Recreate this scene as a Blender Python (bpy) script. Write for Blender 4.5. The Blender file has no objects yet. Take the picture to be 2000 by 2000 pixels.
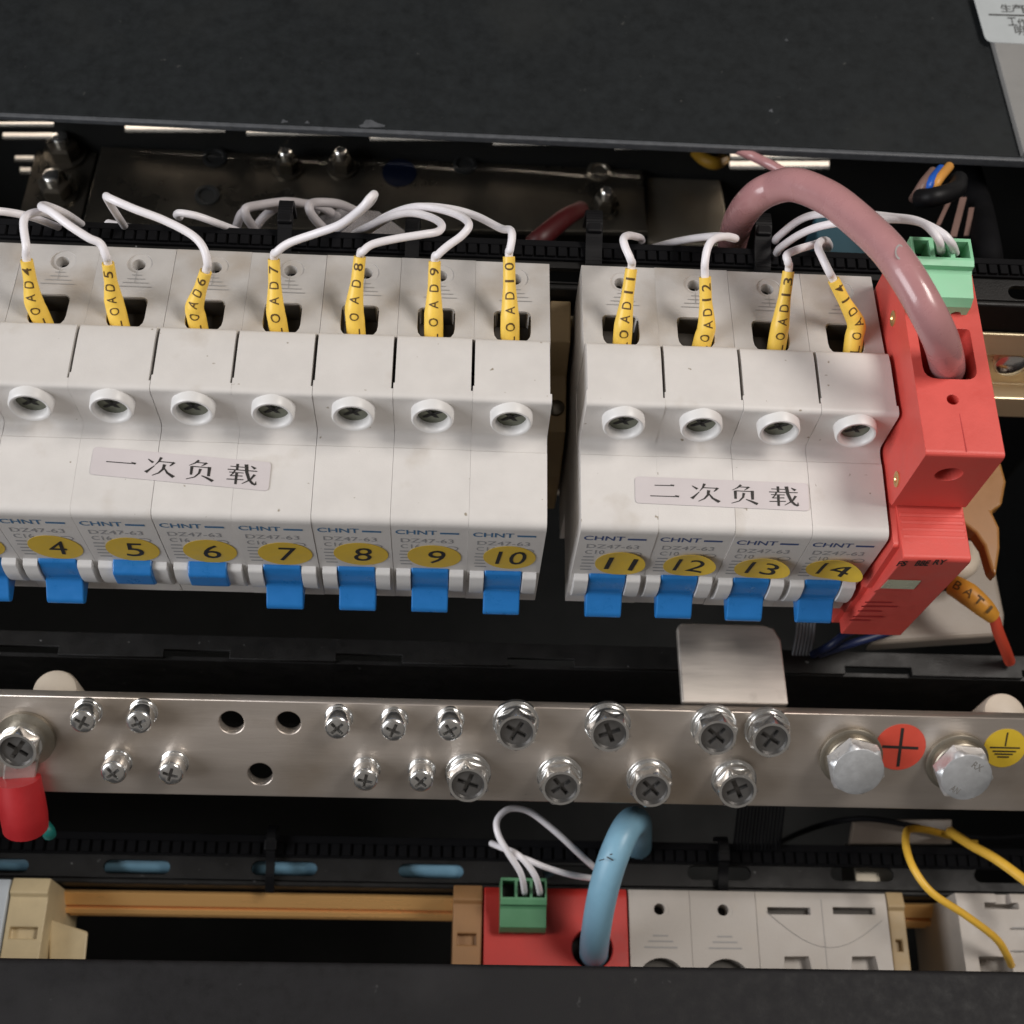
import bpy, bmesh, math, random
from mathutils import Vector, Matrix, Quaternion
random.seed(7)
S = 0.001                                   # everything below is written in millimetres
SC = bpy.context.scene
COL = SC.collection

# ------------------------------------------------------------------ camera
F, CX, CY = 2739.82, 1033.677, 1050.230     # pixels of the 2000 px photograph
CAM = Vector((87.3373, -159.2216, 274.9484))
def rotm(rx, ry, rz):
    return Matrix.Rotation(rz, 3, 'Z') @ Matrix.Rotation(ry, 3, 'Y') @ Matrix.Rotation(rx, 3, 'X')
ROT = rotm(0.427730206, -0.0591384809, 0.00524995634)
cam = bpy.data.cameras.new('camera')
cam_o = bpy.data.objects.new('camera', cam)
COL.objects.link(cam_o)
cam_o.matrix_world = Matrix.Translation(CAM * S) @ ROT.to_4x4()
cam.sensor_fit = 'HORIZONTAL'; cam.sensor_width = 36
cam.lens = F / 2000 * 36
cam.shift_x = (1000 - CX) / 2000
cam.shift_y = (CY - 1000) / 2000
cam.clip_start = 0.01; cam.clip_end = 20
cam.dof.use_dof = True
cam.dof.focus_distance = 0.335
cam.dof.aperture_fstop = 18
SC.camera = cam_o

# ------------------------------------------------------------------ world, lamps, exposure
W = bpy.data.worlds.new('World'); SC.world = W; W.use_nodes = True
bg = W.node_tree.nodes['Background']
bg.inputs[0].default_value = (1.0, 0.90, 0.80, 1); bg.inputs[1].default_value = 0.13
def lamp(name, loc, target, sx, sy, power, color):
    d = bpy.data.lights.new(name, 'AREA'); d.shape = 'RECTANGLE'
    d.size = sx; d.size_y = sy; d.energy = power; d.color = color
    o = bpy.data.objects.new(name, d); COL.objects.link(o)
    o.location = Vector(loc) * S
    o.rotation_euler = (Vector(target) - Vector(loc)).to_track_quat('-Z', 'Y').to_euler()
    return o
lamp('ceiling_light', (540, 70, 660), (90, 0, -40), 0.34, 0.22, 4.0, (1.0, 0.94, 0.88))
lamp('window_light', (-880, -300, 560), (90, 0, -40), 0.7, 0.7, 11.0, (0.96, 0.97, 1.0))
lamp('added_slot_light', (90, 146, -60), (90, 176, -125), 0.42, 0.012, 0.8, (1.0, 0.92, 0.84))  # strip lamp added behind the vent panel to make its slots bright
SC.view_settings.view_transform = 'Standard'
SC.view_settings.look = 'None'
SC.view_settings.exposure = 0.06
SC.view_settings.gamma = 1.0
SC.view_settings.use_curve_mapping = False
SC.render.engine = 'CYCLES'
SC.cycles.max_bounces = 8
SC.cycles.use_denoising = True

# ------------------------------------------------------------------ pixel of the photograph -> point in the place
def ray(u, v):
    return ROT @ Vector(((u - CX) / F, -(v - CY) / F, -1.0))
def at(u, v, x=None, y=None, z=None):
    d = ray(u, v)
    t = (x - CAM.x) / d.x if x is not None else (y - CAM.y) / d.y if y is not None else (z - CAM.z) / d.z
    return CAM + d * t
R2 = math.sqrt(.5)
BN = Vector((0, -R2, R2)); BS = Vector((0, -R2, -R2))          # normal and downward direction of the busbar
BO = Vector((103.554, -56.03, -85.209))
def atb(u, v, h=0.0):
    d = ray(u, v); t = ((BO + BN * h - CAM).dot(BN)) / d.dot(BN)
    return CAM + d * t

# ------------------------------------------------------------------ materials
def mat(name, color, rough=0.5, metal=0.0, var=0.0, scale=200, bump=0.0, bscale=900, speck=None, spec=0.5, stretch=None, alpha=None, trans=0.0, coat=0.0, stain=None):
    m = bpy.data.materials.new(name); m.use_nodes = True
    nt = m.node_tree; N = nt.nodes; L = nt.links
    p = N['Principled BSDF']
    p.inputs['Base Color'].default_value = (*color, 1)
    p.inputs['Roughness'].default_value = rough
    p.inputs['Metallic'].default_value = metal
    p.inputs['Specular IOR Level'].default_value = spec
    p.inputs['Coat Weight'].default_value = coat
    p.inputs['Transmission Weight'].default_value = trans
    tc = N.new('ShaderNodeTexCoord'); oi = N.new('ShaderNodeObjectInfo'); va = N.new('ShaderNodeVectorMath'); va.operation = 'MULTIPLY_ADD'
    comb = N.new('ShaderNodeCombineXYZ')
    for i_ in range(3): L.new(oi.outputs['Random'], comb.inputs[i_])
    va.inputs[1].default_value = (1, 1, 1); L.new(tc.outputs['Object'], va.inputs[0]); L.new(comb.outputs[0], va.inputs[2]); src = va.outputs[0]; src0 = src
    if stretch:
        mp = N.new('ShaderNodeMapping'); mp.inputs['Scale'].default_value = stretch
        L.new(src, mp.inputs[0]); src = mp.outputs[0]
    col = None
    if var:
        n = N.new('ShaderNodeTexNoise'); n.inputs['Scale'].default_value = scale; n.inputs['Detail'].default_value = 6; n.inputs['Roughness'].default_value = .65
        L.new(src, n.inputs['Vector'])
        r = N.new('ShaderNodeMapRange'); r.inputs[1].default_value = .3; r.inputs[2].default_value = .7
        r.inputs[3].default_value = 1 - var; r.inputs[4].default_value = 1 + var
        L.new(n.outputs['Fac'], r.inputs[0])
        mx = N.new('ShaderNodeVectorMath'); mx.operation = 'SCALE'; mx.inputs[0].default_value = color
        L.new(r.outputs[0], mx.inputs['Scale']); col = mx.outputs[0]
        rr = N.new('ShaderNodeMapRange'); rr.inputs[1].default_value = .3; rr.inputs[2].default_value = .7
        rr.inputs[3].default_value = max(0, rough - .1); rr.inputs[4].default_value = min(1, rough + .1)
        L.new(n.outputs['Fac'], rr.inputs[0]); L.new(rr.outputs[0], p.inputs['Roughness'])
    for k, (scol, sscale, lo, hi) in enumerate(([speck] if speck else []) + ([stain] if stain else [])):
        n = N.new('ShaderNodeTexNoise'); n.inputs['Scale'].default_value = sscale; n.inputs['Detail'].default_value = 2 if k == 0 and speck else 5
        L.new(src0, n.inputs['Vector'])
        r = N.new('ShaderNodeMapRange'); r.inputs[1].default_value = lo; r.inputs[2].default_value = hi
        L.new(n.outputs['Fac'], r.inputs[0])
        mx = N.new('ShaderNodeMix'); mx.data_type = 'RGBA'
        L.new(r.outputs[0], mx.inputs['Factor'])
        if col is not None: L.new(col, mx.inputs['A'])
        else: mx.inputs['A'].default_value = (*color, 1)
        mx.inputs['B'].default_value = (*scol, 1); col = mx.outputs['Result']
    if col is not None: L.new(col, p.inputs['Base Color'])
    if bump:
        n = N.new('ShaderNodeTexNoise'); n.inputs['Scale'].default_value = bscale; n.inputs['Detail'].default_value = 4
        L.new(src, n.inputs['Vector'])
        b = N.new('ShaderNodeBump'); b.inputs['Strength'].default_value = bump; b.inputs['Distance'].default_value = .0003
        L.new(n.outputs['Fac'], b.inputs['Height']); L.new(b.outputs[0], p.inputs['Normal'])
    if alpha is not None: p.inputs['Alpha'].default_value = alpha
    return m
M = {
 'white': mat('breaker_plastic', (.66, .635, .61), .42, var=.035, scale=120, bump=.10, bscale=2500, stain=((.50, .45, .39), 70, .62, .85), speck=((.30, .26, .20), 420, .735, .78)),
 'dusty': mat('dusty_plastic', (.52, .50, .48), .5, var=.07, scale=90, bump=.12, bscale=2500, stain=((.36, .30, .235), 60, .48, .80)),
 'collar': mat('collar_plastic', (.72, .71, .70), .4, var=.02, scale=150),
 'ear': mat('ear_plastic', (.70, .69, .68), .4, var=.02),
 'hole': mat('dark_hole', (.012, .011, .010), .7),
 'line': mat('groove_grey', (.33, .32, .31), .7),
 'crack': mat('seam_dark', (.05, .045, .04), .8),
 'screw_in': mat('recessed_screw', (.20,.21,.165), .45, metal=.6, var=.2),
 'blue': mat('toggle_blue', (.018, .18, .51), .33, var=.06, scale=300, bump=.06),
 'print_blue': mat('print_blue', (.06, .18, .34), .6),
 'print_blue2': mat('print_darkblue', (.05, .09, .24), .6),
 'print_grey': mat('print_grey', (.33, .33, .34), .7),
 'yellow': mat('sticker_yellow', (.74, .50, .05), .55, var=.05, scale=300),
 'ink': mat('ink_black', (.020, .018, .016), .6),
 'ink_brown': mat('ink_brown', (.10, .055, .012), .6),
 'tape': mat('label_film', (.60, .555, .56), .35, var=.03, scale=60),
 'sleeve': mat('sleeve_yellow', (.93, .62, .10), .42, var=.05, scale=400, bump=.1),
 'sleeve_orange': mat('sleeve_orange', (.58,.26,.03), .45, var=.06, scale=400),
 'wire': mat('wire_white', (.86, .83, .86), .36, var=.03, scale=300),
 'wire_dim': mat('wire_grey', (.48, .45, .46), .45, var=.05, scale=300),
 'black': mat('black_powder_coat', (.0120,.0142,.0155), .62, var=.25, scale=260, bump=.10, bscale=3200, speck=((.075, .075, .07), 300, .735, .82), stain=((.021, .023, .023), 26, .55, .85), spec=.22),
 'black_low': mat('black_powder_coat_dark', (.0105,.0100,.0110), .62, var=.25, scale=260, bump=.10, bscale=3200, speck=((.07, .07, .07), 240, .74, .84), stain=((.025, .024, .025), 26, .55, .85), spec=.25),
 'lip': mat('edge_glint_chip_grey', (.075, .08, .088), .45, var=.2, scale=400, bump=.2, bscale=2500),  # light caught on the cover's lip put into the colour; also paint chips
 'tray': mat('tray_black', (.013, .0125, .0122), .48, var=.2, scale=150, bump=.2, bscale=2000, speck=((.20, .2, .2), 500, .74, .79), spec=.3),
 'rubber': mat('edge_rubber', (.006, .006, .007), .7, var=.15, spec=.1),
 'tie': mat('tie_black', (.004, .004, .005), .5, spec=.25),
 'pit': mat('interior_black', (.008, .009, .009), .8, var=.2, scale=40),
 'steel': mat('dark_steel', (.17,.155,.13), .30, metal=.9, var=.22, scale=45, bump=.04),
 'steel_light': mat('zinc_steel', (.30,.27,.22), .38, metal=.8, var=.15, scale=45),
 'bar': mat('tinned_bar', (.53,.475,.425), .33, metal=.78, var=.28, scale=26, bump=.14, bscale=2600, stretch=(.08, 1, 1), stain=((.36, .29, .22), 24, .48, .72)),
 'tin': mat('tinned_plate', (.50,.46,.42), .42, metal=.75, var=.2, scale=70, bump=.05, bscale=900, stretch=(.25, 2, 2), stain=((.30, .27, .24), 60, .58, .75)),
 'chrome': mat('screw_steel', (.80,.80,.79), .21, metal=.94, var=.06, scale=300),
 'bolt': mat('zinc_bolt', (.72, .74, .76), .42, metal=.75, var=.08, scale=250, bump=.12, bscale=1800),
 'dish': mat('dish_shade_steel', (.22, .215, .21), .38, metal=.85, var=.1, scale=300),  # dished face darker than its rim: recess shade put into the colour
 'cage_shade': mat('cage_and_recess_shade', (.045, .038, .030), .6),  # dark cage metal, also recess shade put into the colour
 'recess': mat('screw_recess', (.16, .155, .15), .4, metal=.9),
 'brass': mat('rivet_brass', (.80, .58, .25), .3, metal=.8),
 'rail': mat('rail_gold', (.95, .82, .54), .34, metal=.45, var=.10, scale=60, stretch=(.1, 1, 1)),
 'rail_low': mat('rail_copper_gold', (.98, .56, .21), .30, metal=.42, var=.08, scale=60, stretch=(.1, 1, 1)),
 'red': mat('arrester_red', (.66, .085, .068), .45, var=.05, scale=160, bump=.12, bscale=2200),
 'red_dark': mat('terminal_red', (.50, .030, .022), .5, var=.06, scale=160, bump=.12, bscale=2200),
 'red_cap': mat('insulating_red', (.42, .018, .022), .5, var=.08, scale=160),
 'red_deep': mat('deep_red_sleeve', (.05, .003, .004), .5),
 'amber_yellow': mat('sleeve_ochre', (.45, .25, .02), .5),
 'navy': mat('navy_film', (.0025, .006, .02), .5, spec=.2),
 'dull': mat('dull_plate', (.15, .12, .095), .5, var=.15, scale=60),
 'window': mat('indicator_window', (.52, .56, .42), .25, var=.06),
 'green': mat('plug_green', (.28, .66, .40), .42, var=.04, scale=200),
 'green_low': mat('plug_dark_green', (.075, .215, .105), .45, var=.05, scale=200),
 'pink': mat('cable_dusty_pink', (.43, .215, .22), .27, var=.05, scale=120, coat=.3),
 'skyblue': mat('cable_blue', (.21, .40, .53), .42, var=.04, scale=200),
 'deepblue': mat('wire_blue', (.006, .014, .06), .45),
 'wire_red': mat('wire_red', (.50, .06, .03), .45),
 'wire_yellow': mat('wire_yellow', (.78, .46, .055), .42, var=.05, scale=300),
 'brown': mat('clamp_brown', (.30, .155, .062), .55, var=.08, scale=150),
 'tan': mat('clamp_tan', (.40, .29, .155), .55, var=.08, scale=150, bump=.1),
 'beige': mat('clamp_beige', (.62, .50, .30), .55, var=.07, scale=150, bump=.1),
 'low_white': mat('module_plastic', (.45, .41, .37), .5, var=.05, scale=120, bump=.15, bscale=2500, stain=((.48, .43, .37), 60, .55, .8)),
 'low_cool': mat('module_cool_plastic', (.55, .60, .64), .5, var=.05, scale=120),
 'bracket': mat('bracket_paint', (.31, .265, .22), .5, var=.06, scale=60, bump=.1),
 'ivory': mat('insulator_ivory', (.62, .54, .44), .5, var=.04),
 'amber': mat('insulator_amber', (.36, .17, .045), .38, var=.08, scale=120),
 'st_red': mat('sticker_red', (.62, .075, .045), .5, var=.04, scale=300),
 'st_yel': mat('sticker_mustard', (.62, .43, .03), .5, var=.04, scale=300),
 'plate_grey': mat('painted_grey', (.235, .232, .225), .5, var=.05, scale=90, bump=.15, bscale=2500),
 'paper': mat('label_paper', (.42, .45, .46), .5, var=.03),
 'rear_wall': mat('rear_wall_paint', (.75, .68, .60), .8, var=.05),
 'teal': mat('teal_plastic', (.015, .06, .085), .5),
 'ribbon': mat('ribbon_grey', (.30, .31, .34), .5, var=.1),
 'cyan': mat('teal_tip', (.01, .16, .14), .5),
 'rb_orange': mat('wire_orange', (.65, .30, .06), .45),
 'rb_blue': mat('wire_royal', (.01, .10, .50), .4),
 'rb_brown': mat('wire_mauve', (.20, .12, .10), .5),
 'film': mat('clear_film', (.45, .42, .42), .25, alpha=.35),
}

# ------------------------------------------------------------------ mesh helpers (millimetres)
def wloc(o):
    p = Vector((0, 0, 0))
    while o is not None:
        p = p + o.location; o = o.parent
    return p
def mesh(name, bm, m, parent=None, smooth=None, bevel=0.0, seg=2, loc=None):
    """link a bmesh built in world millimetres as one object"""
    bmesh.ops.recalc_face_normals(bm, faces=bm.faces)
    me = bpy.data.meshes.new(name)
    if parent is not None: base = wloc(parent)
    else:
        lo = Vector([min(v.co[i] for v in bm.verts) for i in range(3)]); hi = Vector([max(v.co[i] for v in bm.verts) for i in range(3)])
        base = Vector(loc) * S if loc is not None else Vector(((lo.x + hi.x) / 2, (lo.y + hi.y) / 2, lo.z)) * S
    for v in bm.verts: v.co = v.co * S - base
    bm.to_mesh(me); bm.free()
    me.materials.append(M[m])
    if smooth is not None:
        for p in me.polygons: p.use_smooth = True
        me.set_sharp_from_angle(angle=math.radians(smooth))
    o = bpy.data.objects.new(name, me); COL.objects.link(o)
    if parent is not None: o.parent = parent
    else: o.location = base
    if bevel:
        b = o.modifiers.new('bevel', 'BEVEL'); b.width = bevel * S; b.segments = seg; b.limit_method = 'ANGLE'; b.angle_limit = math.radians(38)
        b.harden_normals = False
    return o
def tag(o, label, cat, group=None, kind=None):
    o['label'] = label; o['category'] = cat
    if group: o['group'] = group
    if kind: o['kind'] = kind
    return o
def thing(name, loc, label, cat, group=None):
    o = bpy.data.objects.new(name, None); COL.objects.link(o); o.empty_display_size = .005
    o.location = Vector(loc) * S
    return tag(o, label, cat, group)
def struct(name, bm, m, label=None, **k):
    o = mesh(name, bm, m, **k); o['kind'] = 'structure'
    if label: o['label'] = label
    return o
def dup(root, loc):
    r = root.copy(); COL.objects.link(r); r.location = Vector(loc) * S
    for ch in list(root.children):
        c = ch.copy(); COL.objects.link(c); c.parent = r
        for g in ch.children:
            d = g.copy(); COL.objects.link(d); d.parent = c
    return r
def B(): return bmesh.new()
def box(bm, x0, x1, y0, y1, z0, z1):
    vs = [bm.verts.new((x, y, z)) for z in (z0, z1) for y in (y0, y1) for x in (x0, x1)]
    for f in ((0, 1, 3, 2), (4, 6, 7, 5), (0, 4, 5, 1), (2, 3, 7, 6), (0, 2, 6, 4), (1, 5, 7, 3)):
        bm.faces.new([vs[i] for i in f])
def hexa(bm, lo, hi):
    """solid between two loops with the same number of points"""
    a = [bm.verts.new(p) for p in lo]; b = [bm.verts.new(p) for p in hi]; n = len(a)
    bm.faces.new(a); bm.faces.new(b)
    for i in range(n): bm.faces.new((a[i], a[(i + 1) % n], b[(i + 1) % n], b[i]))
def roundpts(pts, r):
    """round corners of a closed polygon; r is one radius or a list"""
    out = []; n = len(pts)
    for i in range(n):
        p = Vector(pts[i]); ri = r[i] if isinstance(r, (list, tuple)) else r
        if ri <= 0: out.append(tuple(p)); continue
        a = Vector(pts[i - 1]) - p; b = Vector(pts[(i + 1) % n]) - p
        q = min(ri, a.length * .49, b.length * .49); a.normalize(); b.normalize()
        for k in range(5):
            t = k / 4
            out.append(tuple((p + a * q) * (1 - t) ** 2 + p * 2 * t * (1 - t) + (p + b * q) * t ** 2))
    return out
def prism_x(bm, yz, x0, x1):
    hexa(bm, [(x0, y, z) for y, z in yz], [(x1, y, z) for y, z in yz])
def plane_solid(bm, pts, off):
    hexa(bm, [Vector(p) for p in pts], [Vector(p) + Vector(off) for p in pts])
def frame(axis, hint=Vector((0, 0, 1))):
    a = Vector(axis).normalized()
    if abs(a.dot(hint)) > .95: hint = Vector((0, 1, 0)) if abs(a.y) < .9 else Vector((1, 0, 0))
    x = hint.cross(a).normalized(); return x, a.cross(x), a
def lathe(bm, o, axis, prof, seg=32, close=True):
    x, y, a = frame(axis); o = Vector(o); rings = []
    for r, h in prof:
        if r < 1e-6: rings.append([bm.verts.new(o + a * h)])
        else: rings.append([bm.verts.new(o + a * h + (x * math.cos(t) + y * math.sin(t)) * r) for t in [2 * math.pi * k / seg for k in range(seg)]])
    for p, q in zip(rings, rings[1:]):
        for k in range(seg):
            k2 = (k + 1) % seg
            if len(p) == 1 and len(q) == 1: break
            if len(p) == 1: bm.faces.new((p[0], q[k], q[k2]))
            elif len(q) == 1: bm.faces.new((p[k], p[k2], q[0]))
            else: bm.faces.new((p[k], p[k2], q[k2], q[k]))
    if close:
        if len(rings[0]) > 1: bm.faces.new(rings[0])
        if len(rings[-1]) > 1: bm.faces.new(rings[-1])
def spline(pts, n=8):
    P = [Vector(p) for p in pts]; P = [P[0] * 2 - P[1]] + P + [P[-1] * 2 - P[-2]]; out = []
    for i in range(1, len(P) - 2):
        for k in range(n):
            t = k / n; a, b, c, d = P[i - 1:i + 3]
            out.append(.5 * ((2 * b) + (c - a) * t + (2 * a - 5 * b + 4 * c - d) * t * t + (3 * b - a - 3 * c + d) * t ** 3))
    out.append(P[-2]); return out
def tube(bm, pts, rad, seg=12, n=8, sm=True):
    """round tube along a smoothed path; rad is a number or a list per control point"""
    P = spline(pts, n) if sm else [Vector(p) for p in pts]
    if isinstance(rad, (list, tuple)):
        m = len(rad) - 1; RR = []
        for i in range(len(P)):
            f = i / (len(P) - 1) * m; k = min(int(f), m - 1); RR.append(rad[k] + (rad[k + 1] - rad[k]) * (f - k))
    else: RR = [rad] * len(P)
    nrm = None; rings = []
    for i, p in enumerate(P):
        t = (P[min(i + 1, len(P) - 1)] - P[max(i - 1, 0)]).normalized()
        if nrm is None: nrm = frame(t)[0]
        nrm = (nrm - t * nrm.dot(t)).normalized(); b = t.cross(nrm)
        rings.append([bm.verts.new(p + (nrm * math.cos(2 * math.pi * k / seg) + b * math.sin(2 * math.pi * k / seg)) * RR[i]) for k in range(seg)])
    for p, q in zip(rings, rings[1:]):
        for k in range(seg): bm.faces.new((p[k], p[(k + 1) % seg], q[(k + 1) % seg], q[k]))
    bm.faces.new(rings[0]); bm.faces.new(rings[-1])
def quad(bm, a, b, c, d): bm.faces.new([bm.verts.new(p) for p in (a, b, c, d)])
def plate2d(name, mat_, o, ex, ey, outer, holes, t, parent=None, bevel=.15, loc=None):
    """flat plate with real holes: polygons in (ex, ey) about o, thickness t behind the face"""
    cu = bpy.data.curves.new('c', 'CURVE'); cu.dimensions = '2D'; cu.fill_mode = 'BOTH'; cu.extrude = max(t / 2 - bevel, .01); cu.bevel_depth = bevel; cu.bevel_resolution = 1
    cu.offset = -bevel
    for poly in [outer] + holes:
        s = cu.splines.new('POLY'); s.points.add(len(poly) - 1); s.use_cyclic_u = True
        for p, q in zip(s.points, poly): p.co = (q[0], q[1], 0, 1)
    ob = bpy.data.objects.new('c', cu); COL.objects.link(ob)
    me = bpy.data.meshes.new_from_object(ob.evaluated_get(bpy.context.evaluated_depsgraph_get()))
    bpy.data.objects.remove(ob); bpy.data.curves.remove(cu)
    bm = B(); bm.from_mesh(me); bpy.data.meshes.remove(me)
    ex = Vector(ex); ey = Vector(ey); n = ex.cross(ey); o = Vector(o)
    for v in bm.verts: v.co = o + ex * v.co.x + ey * v.co.y + n * (v.co.z - t / 2)
    bmesh.ops.remove_doubles(bm, verts=bm.verts, dist=.001)
    return mesh(name, bm, mat_, parent, loc=loc)
def circ(cx, cy, r, n=28, ry=None): return [(cx + r * math.cos(2 * math.pi * k / n), cy + (ry or r) * math.sin(2 * math.pi * k / n)) for k in range(n)]
def slot(cx, cy, w, h, n=7):
    r = h / 2; a = w / 2 - r
    return [(cx + a + r * math.cos(t), cy + r * math.sin(t)) for t in [-math.pi / 2 + math.pi * k / n for k in range(n + 1)]] + \
           [(cx - a + r * math.cos(t), cy + r * math.sin(t)) for t in [math.pi / 2 + math.pi * k / n for k in range(n + 1)]]
_tx = {}
def text_data(s, bold=0.0, fine=False):
    """glyph outlines of a string as flat triangles, cap height about .73 of size 1, left aligned"""
    if (s, bold, fine) in _tx: return _tx[(s, bold, fine)]
    cu = bpy.data.curves.new('t', 'FONT'); cu.body = s; cu.size = 1; cu.resolution_u = 3; cu.offset = bold
    ob = bpy.data.objects.new('t', cu); COL.objects.link(ob)
    me = bpy.data.meshes.new_from_object(ob.evaluated_get(bpy.context.evaluated_depsgraph_get()))
    if fine:
        b2 = B(); b2.from_mesh(me)
        for _ in range(3):
            es = [e for e in b2.edges if e.calc_length() > .12]
            if es: bmesh.ops.subdivide_edges(b2, edges=es, cuts=1)
            bmesh.ops.triangulate(b2, faces=b2.faces)
        b2.to_mesh(me); b2.free()
    d = ([tuple(v.co[:2]) for v in me.vertices], [tuple(p.vertices) for p in me.polygons])
    bpy.data.objects.remove(ob); bpy.data.curves.remove(cu); bpy.data.meshes.remove(me)
    xs = [v[0] for v in d[0]]; ys = [v[1] for v in d[0]]
    x0, x1, y0, y1 = min(xs), max(xs), min(ys), max(ys)
    d = ([((v[0] - x0) / (x1 - x0) - .5, (v[1] - y0) / (y1 - y0) - .5) for v in d[0]], d[1], (x1 - x0) / (y1 - y0))
    _tx[(s, bold, fine)] = d; return d
def put_text(bm, s, fn, w, h, bold=0.0, fine=False):
    """lay text of width w and height h through fn(x, y) -> world point (w None keeps the natural width)"""
    vs, fs, asp = text_data(s, bold, fine)
    if w is None: w = asp * h
    V = [bm.verts.new(fn(x * w, y * h)) for x, y in vs]
    for f in fs:
        try: bm.faces.new([V[i] for i in f])
        except ValueError: pass
def flat_mesh(name, bm, m, parent): return mesh(name, bm, m, parent)

# ================================================================== THE CABINET AROUND THEM
ZL = -38.0                                  # level of the top cover
bm = B(); box(bm, -400, 600, 175, 178, -420, ZL - 3); struct('wall', bm, 'rear_wall')
bm = B(); box(bm, -400, 600, -300, 139, -330, -326); struct('floor', bm, 'pit')
for x0, x1 in ((-140, -137), (345, 348)):  # unseen sides, added to keep world light out of the cabinet
    bm = B(); box(bm, x0, x1, -250, 174, -325.5, ZL - 4); tag(mesh('added_side_panel', bm, 'pit'), 'black side panel, unseen, added to keep stray light out past the %s end of the breaker row' % ('left' if x0 < 0 else 'right'), 'panel', 'added cabinet side panels')

# vented back panel behind the steel brackets: real slots onto a pale wall lit by an added lamp
sl = []
def zslot(u0, u1, v0, v1):
    a = at(u0, v0, y=140); b = at(u1, v0, y=140); c = at(u0, v1, y=140); d = at(u1, v1, y=140)
    sl.append([(c.x, c.z), (d.x, d.z), (b.x, b.z), (a.x, a.z)])
for u0, u1, v in ((-60, 105, 243), (243, 440, 250), (481, 682, 256), (722, 921, 266), (962, 1160, 275), (1200, 1262, 283), (1427, 1622, 303)):
    zslot(u0, u1, v - 5, v + 9 if u0 != -60 else v + 6)
zslot(4, 106, 259, 273); zslot(28, 66, 304, 317); zslot(38, 60, 327, 341); zslot(1425, 1620, 315, 331)
plate2d('vent_panel', 'pit', (0, 140, 0), (1, 0, 0), (0, 0, 1), [(-136, -325), (344, -325), (344, ZL - 3), (-136, ZL - 3)], sl, 1.5, bevel=.02)
tag(bpy.data.objects['vent_panel'], 'black rear panel with bright ventilation slots under the top cover', 'panel')

# top cover plate, its lip, and the grey panel to the right of it
e0 = at(-80, 234, z=ZL); e1 = at(2080, 304, z=ZL)
fy = (e0.y + e1.y) / 2
rx0 = at(1985, 304, z=ZL); rx1 = at(1903, 0, z=ZL)
t = thing('cover_plate', (90, fy + 60, ZL - 2), 'matt black steel cover plate with dust specks above the white wires', 'cover plate')
bm = B(); prism_x(bm, roundpts([(fy + 1.2, ZL - 2), (fy + 1.2, ZL), (330, ZL), (330, ZL - 2)], [0, .3, 0, 0]), -230, rx0.x + 2.0)
mesh('plate', bm, 'black', t)
lipp = lambda h: roundpts([(fy - .3, ZL - h), (fy - .3, ZL - .1), (fy + 1.1, ZL - .1), (fy + 1.1, ZL - h)], [0, .5, .3, 0])
bm = B(); hexa(bm, [(-230, y, z) for y, z in lipp(.7)], [(420, y, z) for y, z in lipp(3.6)])
mesh('front_lip', bm, 'lip', t, smooth=40)  # paler than the plate: the edge highlight is in the colour
bm = B()
def wear(u, v, a, b, n=16):
    c = at(u, v, z=ZL + .03); V = []
    for k in range(n):
        th = 2 * math.pi * k / n; q = 1 + .35 * math.sin(3 * th + u) + .2 * random.random()
        V.append(bm.verts.new(c + Vector((a * q * math.cos(th), b * q * math.sin(th), 0))))
    bm.faces.new(V)
for q in ((725, 243, 3.0, 1.2), (555, 237, .8, .5), (600, 239, .5, .4), (1506, 216, .5, .5), (1536, 78, .35, .4)): wear(*q)
mesh('paint_chip', bm, 'lip', t)
pl = thing('grey_enclosure', (260, 200, ZL), 'plain grey painted enclosure top at the right edge, beside the black cover', 'enclosure')
a, b = at(1994, 306, z=ZL), at(1912, 0, z=ZL)
bm = B()
dirv = (b - a)
far = a + dirv * 1.8
plane_solid(bm, [(a.x, a.y, ZL + 2), (a.x + 160, a.y, ZL + 2), (far.x + 160, far.y, ZL + 2), (far.x, far.y, ZL + 2)], (0, 0, -5))
mesh('panel', bm, 'plate_grey', pl, bevel=.4)
bm = B()
zt = ZL + 2.15
lb = [at(1900, -10, z=zt), at(1926, 82, z=zt), at(2100, 90, z=zt), at(2080, -10, z=zt)]
plane_solid(bm, roundpts([tuple(p[:2]) + (0,) for p in lb], [0, 2, 0, 0]) and [Vector((p[0], p[1], zt)) for p in roundpts([tuple(q[:2]) for q in lb], [0, 2.5, 0, 0])], (0, 0, -.12))
lab = mesh('paper_label', bm, 'paper', pl)
bm = B()
def onl(u, v): return at(u, v, z=zt + .04)
quad(bm, onl(1931, 27), onl(1931, 30), onl(2080, 34), onl(2080, 31))
for s, u, v, w, h in (('生', 1965, 16, 22, 15), ('产', 1986, 16, 20, 15), ('日', 2006, 18, 20, 15), ('工', 1977, 42, 18, 16), ('作', 1997, 44, 20, 16), ('明', 1992, 60, 20, 17)):
    put_text(bm, s, lambda x, y, u=u, v=v: onl(u + x - y * .25, v - y), w, h, .01)
mesh('lettering', bm, 'ink', lab)

# lower cover plate
zb = -92.0
by = at(1000, 1883, z=zb).y
t = thing('lower_cover_plate', (100, by, zb), 'matt black steel cover plate in front of the lower module row', 'cover plate')
bm = B(); prism_x(bm, roundpts([(by, zb - 22), (by, zb), (by - 130, zb), (by - 130, zb - 22)], [0, 1.6, 0, 0]), -160, 360)
mesh('plate', bm, 'black_low', t, smooth=40)

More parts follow.
